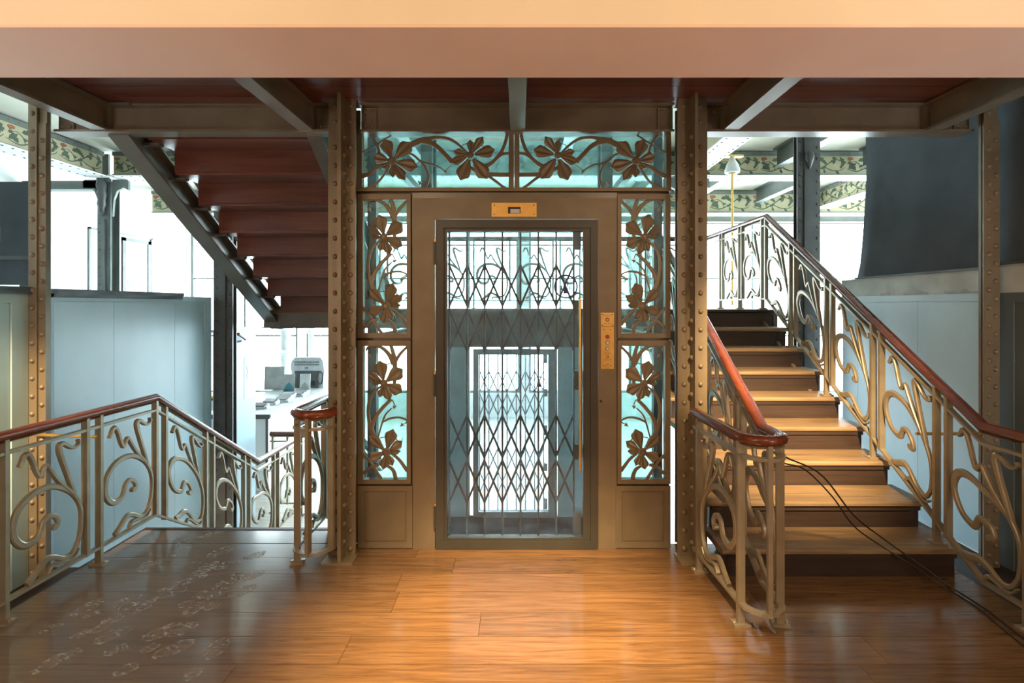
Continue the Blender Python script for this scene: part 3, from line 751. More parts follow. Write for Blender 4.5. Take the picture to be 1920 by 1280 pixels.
# flight overhead
posts = []; scr = []
for k in range(4):
    a = .1+.5587*k; posts += [(a, None), (a+.085, None)]
    if k < 3: scr.append((a+.096, a+.548, True))
railing('stair_railing', 'scrolled iron railing of the overhead flight, glimpsed past its red treads', [(-2.60, 5.47, 1.64), (-2.60, 3.45, 2.91)], posts, scr)
# ------------------------------------------------------------------ elevator front
YE = 3.42
K = YE/960.0
def EX(px): return (px-975)*K
def EZ(py): return 1.62-(py-572)*K
def rect_frame(b, x0, x1, y0, y1, ix0, ix1, iy0, iy1, d0, d1, mi=0):
    """rectangular frame given in drawing px (outer, inner)"""
    for a, c, e, f in ((x0, x1, y0, iy0), (x0, x1, iy1, y1), (x0, ix0, iy0, iy1), (ix1, x1, iy0, iy1)):
        b.box(EX(a), EX(c), d0, d1, EZ(f), EZ(e), mi)
    return b
def petal_mesh(b, cx, cz, tx, tz, w, y, th=.012, r0=.16):
    """one creased leaf-shaped petal from near the flower centre to its tip"""
    dx, dz = tx-cx, tz-cz; L = math.hypot(dx, dz); ux, uz = dx/L, dz/L; nx, nz = -uz, ux
    out = [(r0, .10), (.32, .22), (.52, .40), (.68, .50), (.80, .47), (.88, .26), (1.0, .02)]
    P = lambda a, c, d: (cx+ux*a*L+nx*c*w, y+d, cz+uz*a*L+nz*c*w)
    vs = []; n = len(out)
    for a, h in out: vs += [P(a, -h, -.004), P(a, -h*.5, -.010), P(a, 0, -.004 if a > .3 else -.006), P(a, h*.5, -.010), P(a, h, -.004)]
    for a, h in out: vs += [P(a, -h, th-.004), P(a, h, th-.004)]
    fs = []
    for i in range(n-1):
        for j in range(4): fs.append((i*5+j, i*5+j+1, i*5+j+6, i*5+j+5))
        o = 5*n+2*i
        fs.append((o, o+2, o+3, o+1)); fs.append((i*5, i*5+5, o+2, o)); fs.append((i*5+4, o+1, o+3, i*5+9))
    o = 5*n; fs.append((0, 5*n, 5*n+1, 4, 3, 2, 1)); e = (n-1)*5; fs.append((e, e+1, e+2, e+3, e+4, o+2*n-1, o+2*n-2))
    b.add(vs, fs)
def arrow(b, tip, tail, s, fn):
    dx, dy = tip[0]-tail[0], tip[1]-tail[1]; L = math.hypot(dx, dy); ux, uy = dx/L, dy/L; nx, ny = -uy, ux
    pl = [(tip[0], tip[1]), (tip[0]-ux*s*.7+nx*s*.28, tip[1]-uy*s*.7+ny*s*.28), (tip[0]-ux*s*.95+nx*s*.55, tip[1]-uy*s*.95+ny*s*.55),
          (tip[0]-ux*s*1.0+nx*s*.12, tip[1]-uy*s*1.0+ny*s*.12), (tip[0]-ux*s*1.5, tip[1]-uy*s*1.5),
          (tip[0]-ux*s*1.0-nx*s*.12, tip[1]-uy*s*1.0-ny*s*.12), (tip[0]-ux*s*.95-nx*s*.55, tip[1]-uy*s*.95-ny*s*.55), (tip[0]-ux*s*.7-nx*s*.28, tip[1]-uy*s*.7-ny*s*.28)]
    b.prism([fn(*p) for p in pl], lambda a, c, d: (a, YE+d, c), -.004, .006)
TRANS = dict(
 flowers=[((455,375), 48, [(370,128,150),(668,160,165),(742,442,150),(598,588,110),(460,560,80),(235,320,125),(335,452,70)]),
          ((1335,310), 40, [(1330,133,78),(1476,98,100),(1612,248,145),(1524,572,165),(1218,588,165),(1120,392,100),(1140,262,85)])],
 vines=[[(112,540,50),(200,510,46),(275,445,42),(350,410,26)],[(140,688,32),(245,645,28),(335,560,24),(430,420,16)],[(205,80,28),(265,150,26),(300,240,26),(318,330,20)],
  [(112,275,20),(230,215,18),(340,145,18),(440,82,16)],[(640,200,60),(700,172,66),(780,138,62),(860,122,50),(950,104,34),(1060,112,32),(1150,152,30),(1240,225,26),(1315,300,18)],
  [(790,150,50),(880,165,56),(965,215,52),(1050,300,50),(1130,385,60)],[(600,270,22),(690,305,24),(760,365,26),(830,395,22),(920,412,20),(1000,450,14),(1045,490,10)],
  [(770,372,22),(825,440,22),(858,530,24),(850,620,24),(815,690,22)],[(815,680,14),(785,640,10),(745,600,8)],[(1480,440,50),(1580,385,44),(1665,290,40),(1715,190,36),(1745,80,34)],
  [(1620,345,44),(1690,295,36),(1775,285,26)],[(1310,430,34),(1400,480,40),(1520,520,46),(1775,525,46)],[(1520,530,34),(1600,585,30),(1680,648,30),(1740,690,30)]],
 pins=[[(722,402),(765,370)],[(1055,475),(1132,408)],[(1203,238),(1245,190)],[(1245,188),(1302,170)],[(1598,268),(1640,300)],[(1460,195),(1485,212)],[(395,490),(425,503)],[(490,518),(520,522)]],
 arrows=[((1070,520),(1040,470)),((738,595),(800,650)),((165,255),(240,212))])
SIDE = dict(
 flowers=[((230,385), 32, [(190,195,115),(388,265,125),(386,462,105),(278,532,72),(193,507,55),(122,387,42),(93,298,65)]),
          ((250,975), 38, [(306,778,105),(387,885,75),(372,970,50),(305,1090,60),(225,1122,82),(100,1035,95),(104,835,95)])],
 vines=[[(75,112,12),(90,80,16),(140,64,22),(210,84,28),(270,140,34),(312,225,42)],[(284,55,28),(305,120,32),(320,200,42),(322,300,32),(318,395,28)],[(432,72,22),(372,130,24),(330,195,28)],
  [(215,405,16),(135,475,24),(95,580,26),(98,690,28),(118,780,38),(150,860,44)],[(290,525,28),(215,600,30),(155,680,32),(122,760,40)],[(178,850,12),(215,720,14),(242,655,14),(295,600,10)],
  [(215,722,14),(280,690,18),(360,680,16),(426,708,12),(405,735,8)],[(45,990,26),(110,1060,22),(170,1150,24),(212,1215,26)],[(55,1165,24),(110,1110,26),(185,1085,24)],
  [(290,985,20),(360,1045,26),(428,1140,28)],[(255,1095,20),(308,1135,30),(330,1215,36)]],
 pins=[[(245,230),(285,215)],[(195,855),(250,845)],[(125,910),(125,980)],[(145,350),(145,372)],[(155,430),(188,465)],[(300,528),(320,575)],[(325,860),(345,875)],[(165,295),(155,310)],[(215,490),(245,497)]],
 arrows=[((118,172),(85,120)),((340,578),(290,605)),((365,760),(420,712)),((195,1165),(140,1140))])
def glazed_panel(name, label, D, q, k, outer, inner, mirror, group):
    """q: drawing -> px function; k px per drawing unit"""
    mx = (lambda v: 1928-v) if mirror else (lambda v: v)
    W_ = lambda zx, zy: (EX(mx(q(zx, zy)[0])), EZ(q(zx, zy)[1]))
    ox0, ox1 = sorted((mx(outer[0]), mx(outer[1]))); ix0, ix1 = sorted((mx(inner[0]), mx(inner[1])))
    t = thing(name, label, 'panel', ((EX(ox0)+EX(ox1))/2, YE, EZ(outer[3])), group)
    rect_frame(MB(), ox0, ox1, outer[2], outer[3], ix0, ix1, inner[2], inner[3], YE-.018, YE+.03).build('panel_frame', 'bronze', t)
    MB().box(EX(ix0-3), EX(ix1+3), YE+.014, YE+.020, EZ(inner[3]+3), EZ(inner[2]-3)).build('pane', 'tealglass', t)
    kk = k*K
    b = MB(); fn = lambda a, c, d: (a, YE+.001+d, c)
    for iv, vn in enumerate(D['vines']):
        b.stroke([(*W_(x, y), w*kk) for x, y, w in vn], fn, .010+iv*.0005, 5)
    for (x0, y0), (x1, y1) in D['pins']:
        b.stroke([(*W_(x0, y0), 8*kk), (*W_(x1, y1), 8*kk)], fn, .006)
    for tip, tail in D['arrows']: arrow(b, tip, tail, 46 if D is TRANS else 34, W_)
    b.build('vine', 'bronze', t)
    for (cx, cy), r, pets in D['flowers']:
        x, z = W_(cx, cy)
        f = MB().disc((x, YE-.004, z), r*kk, (0, -1, 0), .012, 14).disc((x, YE-.004, z), r*kk*.6, (0, -1, 0), .018, 12).build('flower', 'bronze', t, smooth=True)
        for px, py, w in pets:
            tx, tz = W_(px, py); p = MB(); petal_mesh(p, x, z, tx, tz, w*kk, YE-.004); p.build('petal', 'bronze', f)
    return t
qt = lambda x, y: (660+x/6.0, 240+y/6.0)
qs = lambda x, y: (670+x/4.575, 360+y/4.571)
ql = lambda x, y: (670+x/4.575, 633.5+y/4.571)
gp = 'flower panels of the elevator front'
glazed_panel('transom_panel', 'left half of the flower-cut transom over the elevator door', TRANS, qt, 1/6.0, (671, 963.5, 247, 359), (680, 954, 253, 352.5), False, gp)
glazed_panel('transom_panel', 'right half of the flower-cut transom over the elevator door', TRANS, qt, 1/6.0, (671, 963.5, 247, 359), (680, 954, 253, 352.5), True, gp)
go, gi = (672, 771, 364.5, 633), (682, 763.5, 375, 624)
lo, li = (672, 771, 637.5, 905.5), (682, 763.5, 648, 897)
glazed_panel('flower_panel', 'upper flower-cut glass panel on the hinge side of the elevator door', SIDE, qs, 1/4.575, go, gi, False, gp)
glazed_panel('flower_panel', 'lower flower-cut glass panel on the hinge side of the elevator door', SIDE, ql, 1/4.575, lo, li, False, gp)
glazed_panel('flower_panel', 'upper flower-cut glass panel on the button side of the elevator door', SIDE, qs, 1/4.575, go, gi, True, gp)
glazed_panel('flower_panel', 'lower flower-cut glass panel on the button side of the elevator door', SIDE, ql, 1/4.575, lo, li, True, gp)
for mir, lb in ((False, 'solid bronze kick panel under the flower panels on the hinge side'), (True, 'solid bronze kick panel under the flower panels on the button side')):
    m = (lambda v: 1928-v) if mir else (lambda v: v)
    x0, x1 = sorted((m(672), m(774))); a0, a1 = sorted((m(684), m(763)))
    t = thing('kick_panel', lb, 'panel', (EX((x0+x1)/2), YE, EZ(1025)), gp)
    rect_frame(MB(), x0, x1, 909.5, 1025, a0, a1, 919, 1013, YE-.016, YE+.03).build('panel_frame', 'bronze', t)
    MB().box(EX(a0), EX(a1), YE-.009, YE+.02, EZ(1013), EZ(919)).build('panel_field', 'bronze', t)
    b = MB(); rect_frame(b, a0+1.5, a1-1.5, 920.5, 1011.5, a0+3.5, a1-3.5, 922.5, 1009.5, YE-.014, YE-.009); b.build('bead', 'bronze', t)
# door surround
su_ = thing('elevator_surround', 'bronze steel surround plate of the elevator door', 'door surround', (EX(965), YE, EZ(1027)))
rect_frame(MB(), 775, 1155, 372, 1027.5, 816, 1121, 411, 1027.4, YE-.012, YE+.03).build('surround_plate', 'bronze', su_)
rect_frame(MB(), 773, 1157, 361, 1027.5, 776.5, 1153.5, 374, 1027.4, YE-.004, YE+.02).build('surround_edge', 'beam', su_)
MB().box(EX(671), EX(1257), YE+.031, YE+.06, EZ(366), EZ(357)).box(EX(671), EX(1257), YE+.031, YE+.06, EZ(252), EZ(246)).box(EX(961.8), EX(966.2), YE+.031, YE+.05, EZ(358), EZ(350)).build('head_bar', 'beam', su_)
for m in (lambda v: v, lambda v: 1928-v):
    a, c = sorted((m(769.5), m(776.5))); b = MB().box(EX(a), EX(c), YE+.031, YE+.06, EZ(1027), EZ(360)); b.build('mullion', 'beam', su_)
    a, c = sorted((m(671), m(774))); MB().box(EX(a), EX(c), YE+.031, YE+.06, EZ(638), EZ(632)).build('cross_bar', 'beam', su_); MB().box(EX(a), EX(c), YE+.031, YE+.06, EZ(910), EZ(904.5)).build('cross_bar', 'beam', su_)
# brass indicator plate
pl = MB().box(EX(922), EX(1006), YE-.018, YE-.012, EZ(407), EZ(381)).build('indicator_plate', 'brass', su_)
MB().box(EX(952.5), EX(976), YE-.0195, YE-.0175, EZ(401), EZ(389)).build('display_recess', 'black', pl)
MB().box(EX(957), EX(974.5), YE-.021, YE-.0195, EZ(400.5), EZ(393)).build('display', 'silver', pl)
for x in (927, 1001):
    for z in (385.5, 402.5): MB().disc((EX(x), YE-.018, EZ(z)), .0045, (0, -1, 0), .002, 8).build('screw', 'engrave', pl)
# call buttons
for z0, z1 in ((611.2, 586), (691, 612)):
    pl = MB().box(EX(1125.8), EX(1150.3), YE-.018, YE-.012, EZ(z0), EZ(z1)).build('button_plate', 'brass', su_)
    def txt(n, py, h):                       # worn engraving, too small to read: a row of fine cuts
        b_ = MB(); w = h*.62
        for i in range(n):
            x = EX(1138)+(i-(n-1)/2)*w
            b_.box(x-w*.32, x-w*.12, YE-.0186, YE-.0179, EZ(py), EZ(py)+h*.8)
            if i % 3: b_.box(x-w*.12, x+w*.3, YE-.0186, YE-.0179, EZ(py)+h*(.6 if i % 2 else 0), EZ(py)+h*(.8 if i % 2 else .2))
        b_.build('engraving', 'engrave', pl)['kind'] = 'stuff'
    def knob(py, r, mat_, ring=True):
        if ring: MB().disc((EX(1138), YE-.018, EZ(py)), r*1.3, (0, -1, 0), .003, 14).build('button_ring', 'engrave', pl)
        MB().disc((EX(1138), YE-.020, EZ(py)), r, (0, -1, 0), .005, 14).build('button', mat_, pl)
    if z0 < 620:
        knob(599, .0105, 'chrome'); txt(8, 592.5, .013); txt(7, 607.5, .013)
        for x in (1128.5, 1147.5):
            for z in (589, 609): MB().disc((EX(x), YE-.018, EZ(z)), .004, (0, -1, 0), .002, 8).build('screw', 'engrave', pl)
    else:
        knob(631, .0105, 'red'); knob(642, .0105, 'castwhite'); knob(652.7, .0105, 'castwhite'); knob(668, .0105, 'chrome', False)
        txt(7, 663, .012); txt(8, 675, .012); txt(2, 685.5, .018); txt(6, 690, .008)
        for x in (1131.5, 1144):
            for z in (617.5, 685): MB().disc((EX(x), YE-.018, EZ(z)), .004, (0, -1, 0), .002, 8).build('screw', 'engrave', pl)
MB().disc((EX(1126), YE-.012, EZ(751)), .009, (0, -1, 0), .003, 12).build('keyhole', 'black', su_)
# glass door
dr = thing('elevator_entrance', 'dark framed glass elevator door with long brass pull handle', 'door', (EX(968), YE, EZ(1027)))
b = MB(); rect_frame(b, 818, 1120, 412.5, 1026, 833, 1107, 428, 1012, YE-.024, YE+.02); b.build('door_frame', 'darkdoor', dr)
b = MB(); rect_frame(b, 833, 1107, 428, 1012, 838.5, 1093, 433.5, 1007, YE-.012, YE+.02); b.build('door_bead', 'darkdoor', dr)
MB().box(EX(838), EX(1093.5), YE+.004, YE+.012, EZ(1007.5), EZ(433)).build('pane', 'doorglass', dr)
hd = MB().tube([(EX(1086), YE-.055, EZ(877)), (EX(1086), YE-.055, EZ(560))], .0095, 12).build('handle', 'brass', dr, smooth=True)
for z in (578, 860): MB().tube([(EX(1086), YE-.055, EZ(z)), (EX(1086), YE-.0, EZ(z))], .007, 8).build('handle_mount', 'brass', hd)
for z in (474, 720, 965):
    h = MB().tube([(EX(816.5), YE-.026, EZ(z+22)), (EX(816.5), YE-.026, EZ(z-20))], .007, 8).build('hinge', 'darkdoor', dr)
    MB().tube([(EX(816.5), YE-.026, EZ(z-20)), (EX(816.5), YE-.026, EZ(z-25))], .0075, 8).build('hinge_tip', 'brass', h)
def emblem(parent, ex, ez, y, r):
    b = MB(); n = 28
    fn = lambda a, c, d: (a, y+d, c)
    b.stroke([(ex+r*math.cos(2*PI*k/n), ez+r*math.sin(2*PI*k/n), r*.15) for k in range(n+1)], fn, .001, 1, flat=True)
    b.prism([(ex-.22*r, ez-.62*r), (ex+.22*r, ez-.62*r), (ex+.18*r, ez-.15*r), (ex, ez-.02*r), (ex-.18*r, ez-.15*r)], fn, -.0006, .0006)
    for dx, z0, z1, w in ((-.38, -.35, .10, .10), (.38, -.35, .10, .10), (-.17, -.05, .40, .10), (.17, -.05, .40, .10), (0, .05, .48, .09)):
        b.stroke([(ex+dx*r, ez+z0*r, w*r), (ex+dx*r, ez+z1*r, w*r)], fn, .001, 1, flat=True)
    return b.build('emblem', 'navy', parent)
emblem(dr, EX(1061), EZ(537), YE+.002, 21*K)
# folding lattice gate behind the glass
def gate(label, ex, ez, y, name='folding_gate', thin=1.0):
    bars = [840, 874, 907.5, 941.5, 976, 1010, 1044, 1077.5]
    t = thing(name, label, 'gate', (ex(960), y, ez(1010)), 'black folding gates')
    for x in bars: MB().box(ex(x)-.006, ex(x)+.006, y-.008, y+.008, ez(1012), ez(430)).build('bar', 'gate', t)
    for z0, z1 in ((495.5, 573), (580, 658), (782, 861), (868, 948)):
        for i, (a, c) in enumerate(zip(bars[:-1], bars[1:])):
            for (xa, xb), d in (((a, c), -.010), ((c, a), .010)):
                MB().stroke([(ex(xa), ez(z0), .014), (ex(xb), ez(z1), .014)], lambda p, q, e, d=d: (p, y+d+e, q), .004, 1, flat=True).build('slat', 'gate', t)
    MB().box(ex(1078), ex(1091), y-.012, y+.012, ez(1008), ez(968)).box(ex(1078), ex(1091), y-.012, y+.012, ez(866), ez(838)).box(ex(1078), ex(1091), y-.012, y+.012, ez(733), ez(697)).box(ex(1078), ex(1091), y-.012, y+.012, ez(590), ez(562)).box(ex(1078), ex(1091), y-.012, y+.012, ez(466), ez(432)).build('lock_post', 'darkdoor', t)
    MB().box(ex(836), ex(1094), y-.015, y+.015, ez(1018), ez(1011)).box(ex(836), ex(1094), y-.015, y+.015, ez(433), ez(427)).build('guide_track', 'darkdoor', t)
    return t
gate('black folding lattice gate right behind the glass elevator door', EX, EZ, YE+.065)
# shaft behind: corner posts, glass sides, rear wall with its own door at hall level
YS = 6.15
sh = thing('elevator_shaft', 'steel and glass elevator shaft behind the flower panels', 'elevator shaft', (-.04, 4.8, FZL))
for x0, x1 in ((-1.06, -1.0), (.93, .99)):
    for y0_, y1_ in ((3.56, 3.62), (YS-.06, YS)):
        MB().box(x0, x1, y0_, y1_, FZL, 3.6).build('corner_post', 'darkdoor', sh)
    for z in (-.2, 1.35, 2.75):
        MB().box(x0, x1, 3.62, YS-.06, z, z+.06).build('side_rail', 'darkdoor', sh)
    MB().box((x0+x1)/2-.004, (x0+x1)/2+.004, 3.62, YS-.06, FZL, 3.58).build('side_glass', 'tealglass', sh)
for x in (-.86, .80):
    MB().box(x-.05, x+.05, 4.7, 4.78, FZL, 3.6).build('guide_rail', 'greybeam', sh)
MB().box(-1.0, .93, YS-.05, YS, 1.12, 1.56).build('rear_header', 'header', sh)
MB().box(-1.0, -.60, YS-.05, YS, FZL, 1.12).build('rear_side', 'panel', sh)
MB().box(.45, .93, YS-.05, YS, FZL, 1.12).build('rear_side', 'panel', sh)
MB().box(-1.0, .93, 3.48, YS, FZL-.1, FZL).build('pit_floor', 'castwhite', sh)
MB().box(-1.0, .93, YS-.02, YS-.012, 1.60, 3.58).build('rear_glass', 'tealglass', sh)
MB().box(-1.0, .93, 3.484, 3.49, FZL, -.02).build('pit_wall', 'darkdoor', sh)
k2 = 6.2/960*.93
rd = thing('elevator_entrance', 'far glass elevator door at hall level, seen through the front door', 'door', (-.075, YS-.02, FZL))
X2 = lambda px: (px-968)*.00325-.07
Z2 = lambda py: FZL+(1027-py)*.00325
b = MB()
for a in ((818, 838, 412, 1027), (1093, 1120, 412, 1027), (838, 1093, 412, 433), (838, 1093, 1007, 1027)):
    b.box(X2(a[0]), X2(a[1]), YS-.07, YS-.03, Z2(a[3]), Z2(a[2]))
b.build('door_frame', 'greyp', rd)
MB().box(X2(838), X2(1093), YS-.054, YS-.048, Z2(1007), Z2(433)).build('pane', 'doorglass', rd)
emblem(rd, X2(1061), Z2(537), YS-.058, .075)
gate('far folding lattice gate at hall level, seen through the elevator', X2, Z2, YS+.03)
# ------------------------------------------------------------------ hall: painted beams, joists and posts
def frieze_print(b, L, h, fn):
    """scrolling stems, leaves and roses in a band L long and h high"""
    p = h*2.5; n = max(1, int(round(L/p))); p = L/n
    for k in range(n):
        x = k*p
        b.stroke([(x, .3*h, .02*h), (x+.25*p, .15*h, .06*h), (x+.5*p, .45*h, .06*h), (x+.72*p, .8*h, .05*h), (x+.95*p, .72*h, .02*h)], fn, .002, 4, 0, True)
        b.stroke([(x+.35*p, .25*h, .04*h), (x+.3*p, .55*h, .05*h), (x+.18*p, .72*h, .03*h), (x+.08*p, .6*h, .02*h)], fn, .002, 4, 0, True)
        b.stroke([(x+.5*p, .4*h, .04*h), (x+.68*p, .2*h, .05*h), (x+.88*p, .22*h, .04*h), (x+.97*p, .42*h, .02*h)], fn, .002, 4, 0, True)
        for a, c, an, s in ((.05,.3,.6,.42),(.95,.5,2.0,.4),(.7,.55,1.4,.42),(.28,.75,.3,.4),(.5,.75,2.9,.38),(.22,.2,2.2,.46),(.4,.3,.4,.28),(.55,.55,2.4,.3),(.62,.7,.2,.26),(.75,.22,-.9,.24),(.85,.3,1.0,.28),(.12,.7,3.6,.2),(.3,.5,-.3,.22),(.9,.75,-.5,.22),(.47,.28,-1.2,.2)):
            cx, cy = x+a*p, c*h; s *= h*1.35; ca, sa = math.cos(an), math.sin(an)
            pl = [(0,0),(.3,.22),(.45,.12),(.65,.26),(.75,.1),(1,.05),(.7,-.12),(.6,-.26),(.42,-.12),(.28,-.2)]
            b.prism([(cx+s*(ca*u-sa*v), min(max(cy+s*(sa*u+ca*v), .02*h), .98*h)) for u, v in pl], fn, -.001, .001+random.random()*.004, 0)
        for a, c in ((.08,.8),(.13,.86),(.1,.9),(.055,.87)):
            cx, cy = x+a*p, c*h
            b.prism([(cx+.07*h*math.cos(j*PI/3), cy+.07*h*math.sin(j*PI/3)) for j in range(6)], fn, -.0014, .006+random.random()*.003, 1)
def hall_beam(label, along, c, a0, a1, faces, zb=3.5, zt=3.88):
    """painted girder; along 'x' or 'y', c the fixed coordinate, faces: signs of the sides carrying the print"""
    mid = (a0+a1)/2
    loc = (mid, c, zb) if along == 'x' else (c, mid, zb)
    t = thing('painted_girder', label, 'beam', loc, 'painted girders of the hall ceiling')
    def P(a, z, d): return (a, c+d, z) if along == 'x' else (c+d, a, z)
    def bx(b, d0, d1, z0, z1, e0=a0, e1=a1):
        if along == 'x': b.box(e0, e1, c+d0, c+d1, z0, z1)
        else: b.box(c+d0, c+d1, e0, e1, z0, z1)
        return b
    bx(MB(), -.16, .16, zb, zb+.014).build('bottom_flange', 'white', t)
    bx(bx(MB(), -.07, .07, zb+.014, zb+.05), -.07, .07, zt-.06, zt).build('flange_angles', 'greenbeam', t)
    bx(MB(), -.04, .04, zb+.05, zt-.06).build('web', 'frieze', t)
    for sg in faces:
        b = MB(); h = zt-zb-.12
        frieze_print(b, a1-a0, h, lambda a, z, d: P(a0+a, zb+.055+z, sg*(.041+d)))
        b.build('frieze_print', ['leafgreen', 'rosepink'], t)
    b = MB(); q = a0+.06
    while q < a1:
        for sg in faces:
            domes(b, [P(q, zb+.032, sg*.07)], .012, .008, (0, sg, 0) if along == 'x' else (sg, 0, 0))
            domes(b, [P(q, zt-.03, sg*.07)], .012, .008, (0, sg, 0) if along == 'x' else (sg, 0, 0))
        for d in (-.12, .12): domes(b, [P(q, zb, d)], .014, .008, (0, 0, -1))
        q += .13
    r = b.build('rivets', 'greenbeam', t); r['kind'] = 'stuff'
    return t
hall_beam('painted floral girder running back above the far left column', 'y', -6.2, 4.0, 7.55, (1,))
hall_beam('painted floral girder running back over the landing, beside the brass rod', 'y', 2.45, 3.9, 7.45, (1,))
hall_beam('painted floral girder crossing the hall behind the landing', 'x', 7.6, -6.0, 8.0, (-1,))
hall_beam('second painted floral girder crossing the hall, nearer the windows', 'x', 10.2, -7.3, 8.0, (-1,), 3.42)
hall_beam('painted floral girder in the far bay behind the dark cloth', 'y', 5.9, 7.8, 10.0, (-1,))
jj = [(3.75, 4.2, 7.45, 'plain grey-green ceiling joist ending behind the dark column at the stair top'), (5.0, 4.2, 7.45, 'plain grey-green ceiling joist ending at the curved edge of the dark cloth'),
      (2.2, 7.8, 10.05, 'plain grey-green joist of the far bay, left of the brass rod'), (3.3, 7.8, 10.05, 'plain grey-green joist of the far bay, just right of the brass rod'), (4.65, 7.8, 10.05, 'plain grey-green joist of the far bay, meeting the dark column'),
      (-1.4, 4.2, 7.45, 'plain grey-green ceiling joist glimpsed through the left half of the transom'), (.6, 4.2, 7.45, 'plain grey-green ceiling joist glimpsed through the right half of the transom')]
for xx, a, c, lb in jj:
    o = ibeam_y(MB(), xx, a, c, 3.62, 3.89, .14, .016, .02).build('hall_joist', 'greenbeam'); tag(o, lb, 'joist', 'plain joists of the hall ceiling', 'thing')
o = ibeam_x(MB(), -7.4, 8.1, 11.3, 3.45, 3.86, .16, .02, .03).build('window_beam', 'greenbeam'); tag(o, 'plain grey-green beam along the tops of the far windows', 'beam', kind='thing')
def hall_column(label, x, y, zt, s=1.0):
    t = thing('ornate_column', label, 'column', (x, y, FZL))
    MB().box(x-.10, x+.10, y-.09, y-.075, FZL, zt).box(x-.10, x+.10, y+.075, y+.09, FZL, zt).box(x-.012, x+.012, y-.075, y+.075, FZL, zt).build('shaft', 'greenbeam', t)
    MB().box(x-.03, x+.03, y-.12, y-.09, FZL, zt-.6).build('cover_strip', 'greenbeam', t)
    MB().box(x-.09, x+.09, y-.12, y-.09, zt-.05, zt+.36).build('head_plate', 'greenbeam', t)
    for sg in (-1, 1):
        b = MB()
        pl = [(.10, -.55), (.12, -.30), (.17, -.17), (.27, -.12), (.34, -.16), (.34, -.02), (.30, .0), (.10, .0)]
        b.prism([(x+sg*a, zt+c) for a, c in pl], lambda a, c, d: (a, y+d, c), -.06, -.02); b.build('bracket', 'greenbeam', t)
    b = MB().lathe((x, y-.13, zt-.42), [(.01, -.13), (.045, -.07), (.035, -.03), (.06, .03), (.05, .10), (.07, .17), (.055, .24), (.075, .32), (.05, .40), (.02, .44)], 10)
    b.build('boss_ornament', 'darkcol', t, smooth=True)
    b = MB(); z = FZL+.1
    while z < zt-.5: domes(b, [(x-.07, y-.09, z), (x+.07, y-.09, z)], .014, .01, (0, -1, 0)); z += .13
    r = b.build('rivets', 'greenbeam', t); r['kind'] = 'stuff'
    return t
hall_column('grey ornate steel column with bracketed capital against the white wall', -6.2, 7.72, 3.5)
hall_column('ornate steel column mostly hidden behind the riveted column right of the elevator', 2.45, 7.6, 3.5)
o = MB().box(-7.45, -6.30, 7.66, 7.70, 3.36, 3.48).box(-7.45, -6.30, 7.6, 7.76, 3.34, 3.36).build('stub_beam', 'greenbeam'); tag(o, 'short grey bracket beam left of the ornate capital', 'beam', kind='thing')
# brass rod with lamp-like head
t = thing('brass_rod', 'slim brass rod with glass-shaded head hanging from the painted girder', 'rod', (2.84, 6.85, 3.5))
MB().tube([(2.84, 6.85, 1.62), (2.84, 6.85, 3.42)], .016, 8).build('rod', 'brass', t)
MB().box(2.70, 2.98, 6.81, 6.89, 3.60, 3.625).build('mount_plate', 'brass', t)
MB().lathe((2.84, 6.85, 3.38), [(.05, 0), (.095, .01), (.10, .05), (.07, .13), (.04, .18), (.03, .23)], 12).build('shade', 'castwhite', t, smooth=True)
MB().lathe((2.84, 6.85, 3.40), [(.02, -.05), (.06, -.03), (.03, 0)], 12).build('collar', 'brass', t, smooth=True)
# dark board high on the left
t = thing('dark_board', 'dark wall board high behind the riveted end column', 'board', (-4.95, 4.5, 1.80))
MB().box(-5.6, -4.28, 4.48, 4.54, 1.80, 2.70).build('board', 'cloth', t)
MB().box(-5.6, -4.28, 4.46, 4.48, 2.02, 2.05).build('ledge', 'darkcol', t)
b = MB()
for a in ((-5.2, -4.55, 2.18, 2.185), (-5.2, -4.55, 2.30, 2.305), (-4.555, -4.55, 2.18, 2.305)): b.box(a[0], a[1], 4.474, 4.48, a[2], a[3])
b.build('thin_outline', 'silver', t)
MB().box(-5.6, -5.5, 4.5, 4.54, FZL, 1.80).box(-4.4, -4.3, 4.5, 4.54, FZL, 1.80).build('support_leg', 'darkcol', t)
# ------------------------------------------------------------------ reception counter and what stands on it
CT = 0.15
t = thing('reception_counter', 'white reception counter with grey top in the lower hall', 'counter', (-3.8, 8.4, FZL))
MB().box(-4.2, -3.42, 6.95, 10.0, FZL, CT-.04).build('counter_body', 'white', t)
MB().box(-4.3, -3.37, 6.90, 10.05, CT-.04, CT).build('counter_top', 'greyp', t)
MB().box(-3.372, -3.355, 6.90, 10.05, CT-.045, CT+.002).build('edge_strip', 'white', t)
MB().box(-4.3, -3.37, 6.885, 6.90, CT-.06, CT).build('end_cap', 'darkcol', t)
MB().box(-3.45, -3.42, 6.94, 6.96, FZL, CT-.06).build('corner_post', 'darkcol', t)
sc = thing('yellow_edged_shelf', 'brown shelf with yellow edge behind the counter top', 'shelf', (-4.75, 8.6, .0))
MB().box(-5.6, -4.35, 8.6, 9.2, .02, .06).build('shelf_board', 'riser', sc)
MB().box(-5.6, -4.35, 8.57, 8.60, .06, .10).build('shelf_edge', 'yellow', sc)
MB().box(-5.6, -4.35, 8.64, 9.2, FZL, .02).build('shelf_base', 'white', sc)
